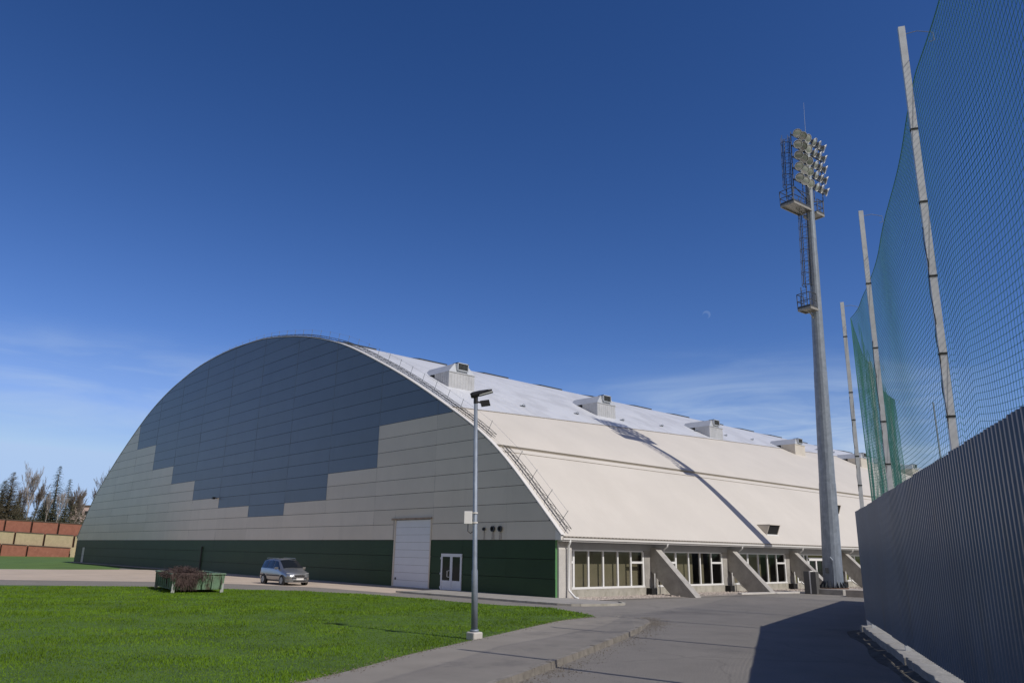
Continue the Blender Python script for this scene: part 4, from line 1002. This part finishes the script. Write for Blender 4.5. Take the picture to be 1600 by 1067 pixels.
b.f += [tuple(range(n-1, -1, -1)), tuple(range((len(xs_)-1)*n, len(xs_)*n))]
b.build('body', M['carpaint'], car, smooth=True)
def side_pt(x, v, sgn, o_=.012):
    h = ring(x); y = lerp(h[4][0], h[5][0], v); z = lerp(h[4][1], h[5][1], v); return (x, sgn*(y+o_), z+.004)
for sgn in (-1, 1):
    for xa, xb in ((-1.85, -1.02), (-.94, -.12), (-.04, .86)):
        b = MB(); k = 8; top_ = []; bot_ = []
        for i in range(k+1):
            x = lerp(xa, xb, i/k); xt = min(x, .32) if xb > .5 else x
            vt = .9 if xb < .5 else lerp(.9, .35, max(0, (x-.32)/.54))
            bot_.append(side_pt(x, .06, sgn)); top_.append(side_pt(x, vt, sgn))
        b.add(bot_+top_, [(i, i+1, k+2+i, k+1+i) for i in range(k)]); b.build('side_window', M['carglass'], car)
b = MB(); k = 6
for i in range(k+1):
    x = lerp(.40, 1.14, i/k); h = ring(x)
    w_ = h[5][0]*.96; b.v += [(x+.008, -w_, h[5][1]+.03), (x+.012, -w_*.5, h[7][1]-.002), (x+.012, 0, h[7][1]+.012), (x+.012, w_*.5, h[7][1]-.002), (x+.008, w_, h[5][1]+.03)]
for i in range(k):
    for j in range(4): b.f.append((i*5+j, i*5+j+1, i*5+6+j, i*5+5+j))
b.build('windscreen', M['carglass'], car, smooth=True)
b = MB()
for sgn in (-1, 1):
    for xa, xb in ((-.92, .98),): b.obox(((xa+xb)/2, sgn*.868, .60), ((xb-xa)/2, 0, 0), (0, .018, 0), (0, 0, .035))
    b.obox((-1.88, sgn*.845, .60), (.18, sgn*.01, 0), (0, .02, 0), (0, 0, .035))
b.build('rubbing_strip', M['trimblack'], car)
for sgn in (-1, 1):
    for xw in (-1.35, 1.37):
        a = MB(); m_ = 20; R0 = .37
        vs = [(xw+R0*math.cos(2*math.pi*j/m_), sgn*.882, .31+R0*math.sin(2*math.pi*j/m_)) for j in range(m_)]; a.add(vs+[(x, sgn*.7, z) for x, y, z in vs], [tuple(range(m_)), ]+[(j, (j+1) % m_, m_+(j+1) % m_, m_+j) for j in range(m_)])
        a.build('wheel_arch', M['trimblack'], car)
        wh = empty('wheel'); wh.parent = car; wh.location = (xw, sgn*.80, .315); wh.rotation_euler = (math.pi/2, 0, 0)
        MB().lathe((0, 0, 0), [(.2, -.1), (.295, -.1), (.315, -.07), (.315, .07), (.295, .1), (.2, .1)], 24).build('tyre', M['tyre'], wh, smooth=False)
        rm = MB(); rm.lathe((0, 0, 0), [(.205, -.104), (.205, .104)], 20)
        for q in range(6):
            aa = q*math.pi/3; rm.obox((.11*math.cos(aa), .11*math.sin(aa), -.0*sgn), (.09*math.cos(aa), .09*math.sin(aa), 0), (-.03*math.sin(aa), .03*math.cos(aa), 0), (0, 0, .115))
        rm.build('rim', M['rim'], wh)
    mi = empty('mirror'); mi.parent = car
    b = MB(); b.obox((.72, sgn*1.0, 1.07), (.07, 0, 0), (0, .11, 0), (.02, 0, .075)); b.obox((.75, sgn*.90, 1.02), (.04, 0, 0), (0, .05, 0), (0, 0, .02)); b.build('mirror_shell', M['carpaint'], mi, bevel=.03)
    hl = MB(); hl.prism([(1.93, sgn*.38, .60), (1.93, sgn*.38, .74), (1.72, sgn*.79, .80), (1.66, sgn*.81, .66)], (.17, 0, -.0)); 
    hl = hl.build('headlight', mat('headlight_glass', (.75, .77, .78), .12, metal=.5, coat=1), car, bevel=.02)
b = MB(); b.box((2.06, -.34, .55), (2.165, .34, .66)); b.build('grille', M['trimblack'], car)
b = MB(); b.box((2.05, -.38, .655), (2.175, .38, .69)); b.box((2.05, -.38, .525), (2.17, .38, .552)); b.box((2.05, -.38, .552), (2.17, -.345, .655)); b.box((2.05, .345, .552), (2.17, .38, .655)); b.build('grille_surround', mat('chrome', (.8, .8, .8), .15, metal=.9), car)
b = MB(); b.prism([(2.08, -.66, .50), (2.19, -.45, .50), (2.21, 0, .50), (2.19, .45, .50), (2.08, .66, .50), (1.8, .80, .50), (1.8, -.80, .50)], (0, 0, -.06)); b.build('bumper_strip', M['trimblack'], car)
b = MB(); b.prism([(2.06, -.68, .44), (2.20, -.46, .44), (2.225, 0, .44), (2.20, .46, .44), (2.06, .68, .44), (1.75, .84, .44), (1.75, -.84, .44)], (0, 0, -.24)); b.build('front_bumper', M['carpaint'], car, bevel=.03)
b = MB(); b.box((2.19, -.44, .26), (2.232, .44, .33)); b.build('air_intake', M['trimblack'], car)
b = MB(); b.box((2.226, -.26, .36), (2.24, .26, .47)); b.build('number_plate', M['white'], car)
b = MB()
for sgn in (-1, 1): b.tube([(-1.6, sgn*.60, 1.66), (-1.5, sgn*.60, 1.70), (.1, sgn*.6, 1.70), (.2, sgn*.60, 1.64)], .018, 5)
b.build('roof_rail', M['carpaint'], car)

# ------------------------------------------------------------------ old green skip with a heap of brush
SK = Vector((-13.05, -14.95, .05)); sx = Vector((.20, .98, 0)); sy = Vector((-.985, .165, 0))
M['skip'] = mat('faded_green_paint', (.16, .26, .17), .75, var=(2.2, .3), bump=(4, .2), stain=((.07, .048, .036), 1.5, .48, .9, .6))
skip = tag(empty('waste_skip', SK), 'old faded green steel skip with rust streaks on the lawn edge', 'skip')
Wd, Ln, Hh = 2.62, 5.3, .92
def sp_(a, l, z): return sx*a+sy*l+Vector((0, 0, z))
b = MB()
wall = .05; bt0 = .14
for (a0, l0, a1, l1) in ((0, 0, Wd, 0), (Wd, 0, Wd, Ln), (Wd, Ln, 0, Ln), (0, Ln, 0, 0)):
    ca, cl_ = Wd/2, Ln/2
    def inn(a, l, k): return (a+(ca-a)*k, l+(cl_-l)*k)
    k0 = .05
    A0 = inn(a0, l0, k0); A1 = inn(a1, l1, k0); B0 = inn(a0, l0, .04); B1 = inn(a1, l1, .04); C0 = inn(a0, l0, .09); C1 = inn(a1, l1, .09)
    vs = [sp_(*A0, bt0), sp_(*A1, bt0), sp_(a1, l1, Hh), sp_(a0, l0, Hh), sp_(*C0, bt0), sp_(*C1, bt0), sp_(*B1, Hh), sp_(*B0, Hh)]
    b.add(vs, [(0,1,2,3),(7,6,5,4),(3,2,6,7),(0,4,5,1)])
b.obox(sp_(Wd/2, Ln/2, bt0+.03), sx*Wd*.47, sy*Ln*.47, (0, 0, .03))
b.build('skip_tub', M['skip'], skip)
for a in np.linspace(.15, Wd-.15, 6):
    b = MB(); b.prism([sp_(a-.03, .03, .2), sp_(a+.03, .03, .2), sp_(a+.03, .0, Hh-.06), sp_(a-.03, .0, Hh-.06)], -sy*.05); b.build('rib', M['skip'], skip)
for l in np.linspace(.3, Ln-.3, 8):
    for a, sg in ((.04, -1), (Wd-.04, 1)):
        b = MB(); b.prism([sp_(a, l-.03, .2), sp_(a, l+.03, .2), sp_(a+sg*.03, l+.03, Hh-.06), sp_(a+sg*.03, l-.03, Hh-.06)], sx*sg*.05); b.build('rib', M['skip'], skip)
b = MB()
for (a0, l0, a1, l1) in ((0, 0, Wd, 0), (Wd, 0, Wd, Ln), (Wd, Ln, 0, Ln), (0, Ln, 0, 0)): b.tube([sp_(a0, l0, Hh), sp_(a1, l1, Hh)], .045, 6)
b.build('rim_rail', M['skip'], skip)
M['foot'] = mat('pale_foot', (.38, .40, .38), .8, var=(3, .2))
for a, l in ((.1, .05), (Wd-.1, .05), (.1, Ln-.05), (Wd-.1, Ln-.05)):
    b = MB(); b.prism([sp_(a-.09, l-.02, -.1), sp_(a+.09, l-.02, -.1), sp_(a+.06, l-.02, .45), sp_(a-.06, l-.02, .45)], sy*.08); b.build('foot', M['foot'], skip)
b = MB()
for i in range(1500):
    a = rng.normal(.80, .55); l = rng.uniform(-.05, 3.4); a = min(max(a, -.1), Wd-.3)
    z = Hh-.15+rng.random()**1.6*.42*max(0, 1-abs(a-.8)/1.5)*1.2
    d = Vector((rng.normal(), rng.normal(), rng.normal()*.4)).normalized()*rng.uniform(.2, .6)
    p = sp_(a, l, z); b.tube([p-d*.5, p+Vector((rng.normal()*.05, rng.normal()*.05, rng.normal()*.04)), p+d*.5], rng.uniform(.005, .012), 3, caps=False)
for i in range(420):
    a = min(max(rng.normal(.7, .45), .0), 1.9); p = sp_(a, -.06, Hh+.05); dn = rng.uniform(.1, .85)*(1 if abs(a-.7) < .5 else .5)
    b.tube([sp_(a, .3, Hh+.02), p, sp_(a+rng.normal()*.12, -.10-rng.random()*.12, Hh-dn)], rng.uniform(.005, .011), 3, caps=False)
hp = b.build('brush_heap', mat('dead_brush', (.075, .05, .045), .9, var=(3, .4)), recalc=False)
hp.data.transform(Matrix.Translation(SK)); tag(hp, 'tangled heap of dead brown branches piled over the green skip', 'brush heap')

# ------------------------------------------------------------------ stepped brick walls at the left
M['brickred'] = mat('red_brick', (.40, .165, .115), .9, var=(1.4, .16), bump=(6, .4, .03), stain=((.44, .24, .17), .7, .55, .4, 1))
M['brickyel'] = mat('yellow_brick', (.58, .48, .31), .9, var=(1.4, .14), bump=(6, .4, .03), stain=((.50, .42, .25), 1.3, .58, .5, 3))
M['pier'] = mat('recess_shade', (.06, .03, .022), .95, var=(2, .2))  # near-black that paints the shade in the gaps between wall panels
M['cap'] = mat('wall_cap', (.13, .10, .085), .9, var=(2, .15))
for mm, c2_ in ((M['brickred'], (.33, .13, .09)), (M['brickyel'], (.50, .41, .26))):   # brick courses
    t = mm.node_tree; bs = t.nodes['Principled BSDF']; old = bs.inputs['Base Color'].links[0].from_socket
    tx = t.nodes.new('ShaderNodeTexCoord'); w = t.nodes.new('ShaderNodeTexWave'); w.bands_direction = 'Z'; w.inputs['Scale'].default_value = 1.3; w.inputs['Distortion'].default_value = 1.5; w.inputs['Detail'].default_value = 3
    t.links.new(tx.outputs['Object'], w.inputs[0]); mr = t.nodes.new('ShaderNodeMapRange'); mr.inputs[1].default_value = .55; mr.inputs[2].default_value = 1; mr.inputs[4].default_value = .5; t.links.new(w.outputs['Fac'], mr.inputs[0])
    mx = t.nodes.new('ShaderNodeMixRGB'); t.links.new(mr.outputs[0], mx.inputs[0]); t.links.new(old, mx.inputs[1]); mx.inputs[2].default_value = (*c2_, 1); t.links.new(mx.outputs[0], bs.inputs['Base Color'])
WO = Vector((-154.3, 1.0, 0)); WD = Vector((8.9, 9.9, 0)).normalized(); WN = Vector((WD.y, -WD.x, 0))   # WN towards the camera
def bx2(px): return px*.127          # metres along the wall per photo pixel at this distance
def brick_wall(name, label, mt, z0, z1, setback, marks, dark_w, endm=None):
    g_ = tag(empty(name, WO-WN*setback), label, 'wall', 'stepped brick walls behind the field')
    tilt = -.042
    def P(s_, z, o_=0): return WD*s_+Vector((0, 0, z+tilt*s_))+WN*o_
    cuts = [-45]+sorted(marks)+[endm if endm else 32]
    for i in range(len(cuts)-1):
        a = cuts[i]+(dark_w/2 if i else 0); c = cuts[i+1]-(dark_w/2 if i < len(cuts)-2 else 0)
        b = MB(); b.prism([P(a, z0-1.0, 0), P(c, z0-1.0, 0), P(c, z1, 0), P(a, z1, 0)], -WN*.4); b.build('wall_panel', mt, g_)
        b = MB(); b.prism([P(a-.02, z1, .06), P(c+.02, z1, .06), P(c+.02, z1+.16, .06), P(a-.02, z1+.16, .06)], -WN*.5); b.build('coping', M['cap'], g_)
    for q in marks:
        b = MB(); b.prism([P(q-dark_w/2, z0-1, -.35), P(q+dark_w/2, z0-1, -.35), P(q+dark_w/2, z1-.02, -.35), P(q-dark_w/2, z1-.02, -.35)], -WN*.3); b.build('pier', M['pier'], g_)  # back of a gap between panels, its shade painted dark
brick_wall('brick_wall', 'lowest red brick wall with wide dark gaps above the grass', M['brickred'], .1, 2.25, 0, [bx2(0)-.2, bx2(40)], .55, endm=bx2(106))
brick_wall('brick_wall', 'yellow brick wall in the middle of the three stepped walls', M['brickyel'], 2.2, 4.65, 1.2, [bx2(-35), bx2(11), bx2(58), bx2(105)], .6)
brick_wall('brick_wall', 'topmost red brick wall below the trees', M['brickred'], 4.7, 6.95, 2.4, [bx2(-14), bx2(29), bx2(72), bx2(114)], .6)
b = MB(); tilt = -.042
def Pw(s_, z, o_): return WO+WD*s_+Vector((0, 0, z+tilt*s_))+WN*o_
b.prism([Pw(bx2(110), -.8, .3), Pw(bx2(113), -.8, .3), Pw(bx2(113), 2.45, .3), Pw(bx2(110), 2.45, .3)], -WN*1.2)
tag(b.build('gate_post', M['brickyel']), 'pale yellow post at the end of the lowest brick wall beside the hall', 'post')
b = MB()
b.add([Pw(-60, 6.4, -2.9), Pw(60, 6.4, -2.9), Pw(60, 8.2, -140), Pw(-60, 8.2, -140), Pw(-60, -3, -2.9), Pw(60, -3, -2.9)], [(0, 1, 2, 3), (4, 5, 1, 0)])
struct(b.build('embankment', mat('dry_bank', (.11, .10, .055), .95, var=(.2, .25))))

# ------------------------------------------------------------------ trees
M['bark'] = mat('grey_bark', (.19, .165, .14), .9, var=(3, .25)); M['birch'] = mat('birch_bark', (.36, .34, .31), .8, var=(6, .35)); M['twig'] = mat('brown_twigs', (.23, .19, .155), .9, var=(1, .2))
M['needle'] = mat('dark_needles', (.030, .048, .026), .8, var=(1.2, .4)); M['needle2'] = mat('mid_needles', (.055, .07, .035), .8, var=(1.2, .35)); M['needle3'] = mat('brown_needles', (.10, .085, .05), .85, var=(1.2, .35))
def treebase(px, dist):      # photo column -> point on the bank at a distance
    d = fw*FPX+R_*(px-800)-U_*(840-533); d.z = 0; d.normalize(); p = CAM+d*(dist+28); p.z = 6.3; return p
def bare_tree(px, dist, h, seed, lab, trunk, spread=.33, depth=5, group='bare trees above the brick walls', tw=.021):
    rs = random.Random(seed); h *= 1.14; t_ = tag(empty('bare_tree', treebase(px, dist)), lab, 'tree', group)
    tr = MB(); cr_ = MB()
    def grow(p, d, L_, r, lev):
        q = p+d*L_*.5+Vector((rs.gauss(0, .03), rs.gauss(0, .03), 0))*L_; e = q+(d+Vector((rs.gauss(0, .10), rs.gauss(0, .10), .12))).normalized()*L_*.5
        (tr if lev == 0 else cr_).tube([p, q, e], [r, r*.85, r*.68], 6 if lev < 2 else 3, caps=False)
        if lev >= depth: return
        k = (5, 4, 4, 4, 3, 3)[lev]
        for i in range(k):
            a = rs.uniform(0, 6.28); sp2 = spread*rs.uniform(.6, 1.6)
            dv = (d+Vector((math.cos(a)*sp2, math.sin(a)*sp2, .22))).normalized()
            st_ = p.lerp(e, rs.uniform(.35, 1.0)) if i else e
            grow(st_, dv if i else (d*2+dv).normalized(), L_*rs.uniform(.52, .76), max(r*.5, tw), lev+1)
    grow(Vector((0, 0, -1)), Vector((rs.gauss(0, .04), rs.gauss(0, .04), 1)).normalized(), h*.385, h*.011, 0)
    tr.build('trunk', trunk, t_, recalc=False); cr_.build('crown', M['twig'] if trunk is M['bark'] else M['twigpale'], t_, recalc=False)
M['twigpale'] = mat('pale_twigs', (.40, .36, .33), .9, var=(1, .2))
def conifer(px, dist, h, rad, seed, lab, m, droop=.25, name='spruce_tree', group='evergreens above the brick walls', low=.08, nl=34):
    rs = random.Random(seed); h *= 1.14; rad *= 1.2; t_ = tag(empty(name, treebase(px, dist)), lab, 'tree', group)
    MB().tube([(0, 0, -1), (0, 0, h*.5), (0, 0, h*.98)], [h*.018, h*.011, .02], 7).build('trunk', M['bark'], t_, smooth=True)
    b = MB()
    for i in range(nl):
        f = low+(1-low)*i/nl; z = h*f; r = rad*(1-f)**.72*rs.uniform(.75, 1.12)+.12; k = max(5, int(11*(1-f)+4))
        for j in range(k):
            if rs.random() < .10: continue
            a = 6.283*j/k+rs.uniform(-.4, .4); rr = r*rs.uniform(.65, 1.1); d = Vector((math.cos(a), math.sin(a), 0)); s_ = Vector((-d.y, d.x, 0))
            n_ = max(4, int(rr/.16))
            for q in range(n_):
                u = (q+.6)/n_; c = Vector((0, 0, z))+d*rr*u+Vector((0, 0, -droop*rr*u*u+rs.uniform(-.1, .1)))
                for _ in range(4):
                    w = rs.uniform(.10, .22)*(1.15-u*.5); v1 = (s_*rs.uniform(-1, 1)+d*rs.uniform(.1, .8)+Vector((0, 0, rs.uniform(-.7, .15)))).normalized(); v2 = Vector((rs.gauss(0, 1), rs.gauss(0, 1), rs.gauss(0, .6))).normalized()*w*.28
                    b.add([c-v2, c+v2, c+v1*w*1.9], [(0, 1, 2)])
    b.build('crown', m, t_, recalc=False)
    return t_
conifer(75, 176, 12.0, 3.1, 3, 'tallest dark spruce with a pointed top above the brick walls', M['needle'])
conifer(95, 178, 9.7, 2.6, 5, 'shorter thin dark spruce right of the tallest one', M['needle2'], nl=26)
conifer(63, 181, 6.6, 3.0, 8, 'low brownish spruce at the left foot of the tallest spruce', M['needle2'])
conifer(3, 172, 10.0, 4.4, 9, 'broad brown green pine at the left edge above the walls', M['needle3'], name='pine_tree', droop=-.1)
conifer(-8, 176, 8.6, 4.6, 19, 'wide dull green pine cut off by the left edge', M['needle2'], name='pine_tree', droop=-.1)
conifer(19, 180, 5.8, 3.2, 10, 'low olive pine between the left pine and the pale birch', M['needle3'], name='pine_tree', droop=0)
bare_tree(36, 178, 12.2, 11, 'tall pale bare birch left of the tallest spruce', M['birch'], .24)
bare_tree(27, 184, 9.5, 12, 'smaller bare birch partly behind the pale birch', M['birch'], .27)
bare_tree(47, 182, 10.0, 13, 'slim bare tree between the birch and the spruce', M['bark'], .26)
bare_tree(85, 170, 8.2, 14, 'thin pale trunked bare tree in front of the spruces', M['birch'], .22, depth=4)
bare_tree(67, 170, 7.6, 15, 'thin bare tree with pale stem before the tallest spruce', M['birch'], .22, depth=4)
bare_tree(112, 176, 9.2, 16, 'bare upright tree left of the hall roofline', M['bark'], .28)
bare_tree(121, 180, 8.6, 17, 'pale stemmed bare tree close to the hall roofline', M['birch'], .28)
bare_tree(142, 182, 12.4, 18, 'large bushy bare tree partly hidden by the hall', M['bark'], .40)
bare_tree(158, 186, 12.2, 21, 'big spreading bare tree mostly behind the hall edge', M['bark'], .42)
bare_tree(104, 186, 8.4, 23, 'thin bare tree behind the shorter spruce', M['bark'], .28)
# undergrowth along the bank: one mass
b = MB(); rs = random.Random(5)
for i in range(17000):
    px = rs.uniform(-120, 175); p = treebase(px, rs.uniform(168, 192)); hmax = 3.6+1.3*math.sin(px*.13)+.8*math.sin(px*.41+1)
    p.z += rs.random()**1.3*hmax; w = rs.uniform(.09, .26); v1 = Vector((rs.gauss(0, 1), rs.gauss(0, 1), rs.gauss(.6, .7))).normalized()*w*1.8; v2 = Vector((rs.gauss(0, 1), rs.gauss(0, 1), rs.gauss(0, 1))).normalized()*w*.5
    b.add([p-v2, p+v2, p+v1], [(0, 1, 2)])
tag(b.build('undergrowth', mat('undergrowth', (.085, .08, .045), .9, var=(.4, .45)), recalc=False), 'brown green undergrowth filling the bank below the trees', 'undergrowth', kind='stuff')
# far apartment block glimpsed through the bare trees
bp_ = treebase(118, 300); bp_.z = 5
ab = tag(empty('apartment_block', bp_, math.atan2(WD.y, WD.x)), 'pale pinkish apartment block glimpsed behind the bare trees', 'building')
b = MB(); b.box((-3.6, 0, 0), (4.2, 10, 11.2)); b.build('wall', mat('pink_render', (.60, .47, .44), .9, var=(.5, .08)), ab)
b = MB(); b.box((-3.8, -.3, 11.2), (4.4, 10.3, 11.6)); b.build('roof', M['cap'], ab)
for i in range(3):
    for j in range(3):
        b = MB(); x = -2.9+i*2.4; z = 1.6+j*3.2; b.box((x, -.06, z), (x+1.3, .05, z+1.5)); b.build('window', M['carglass'], ab)
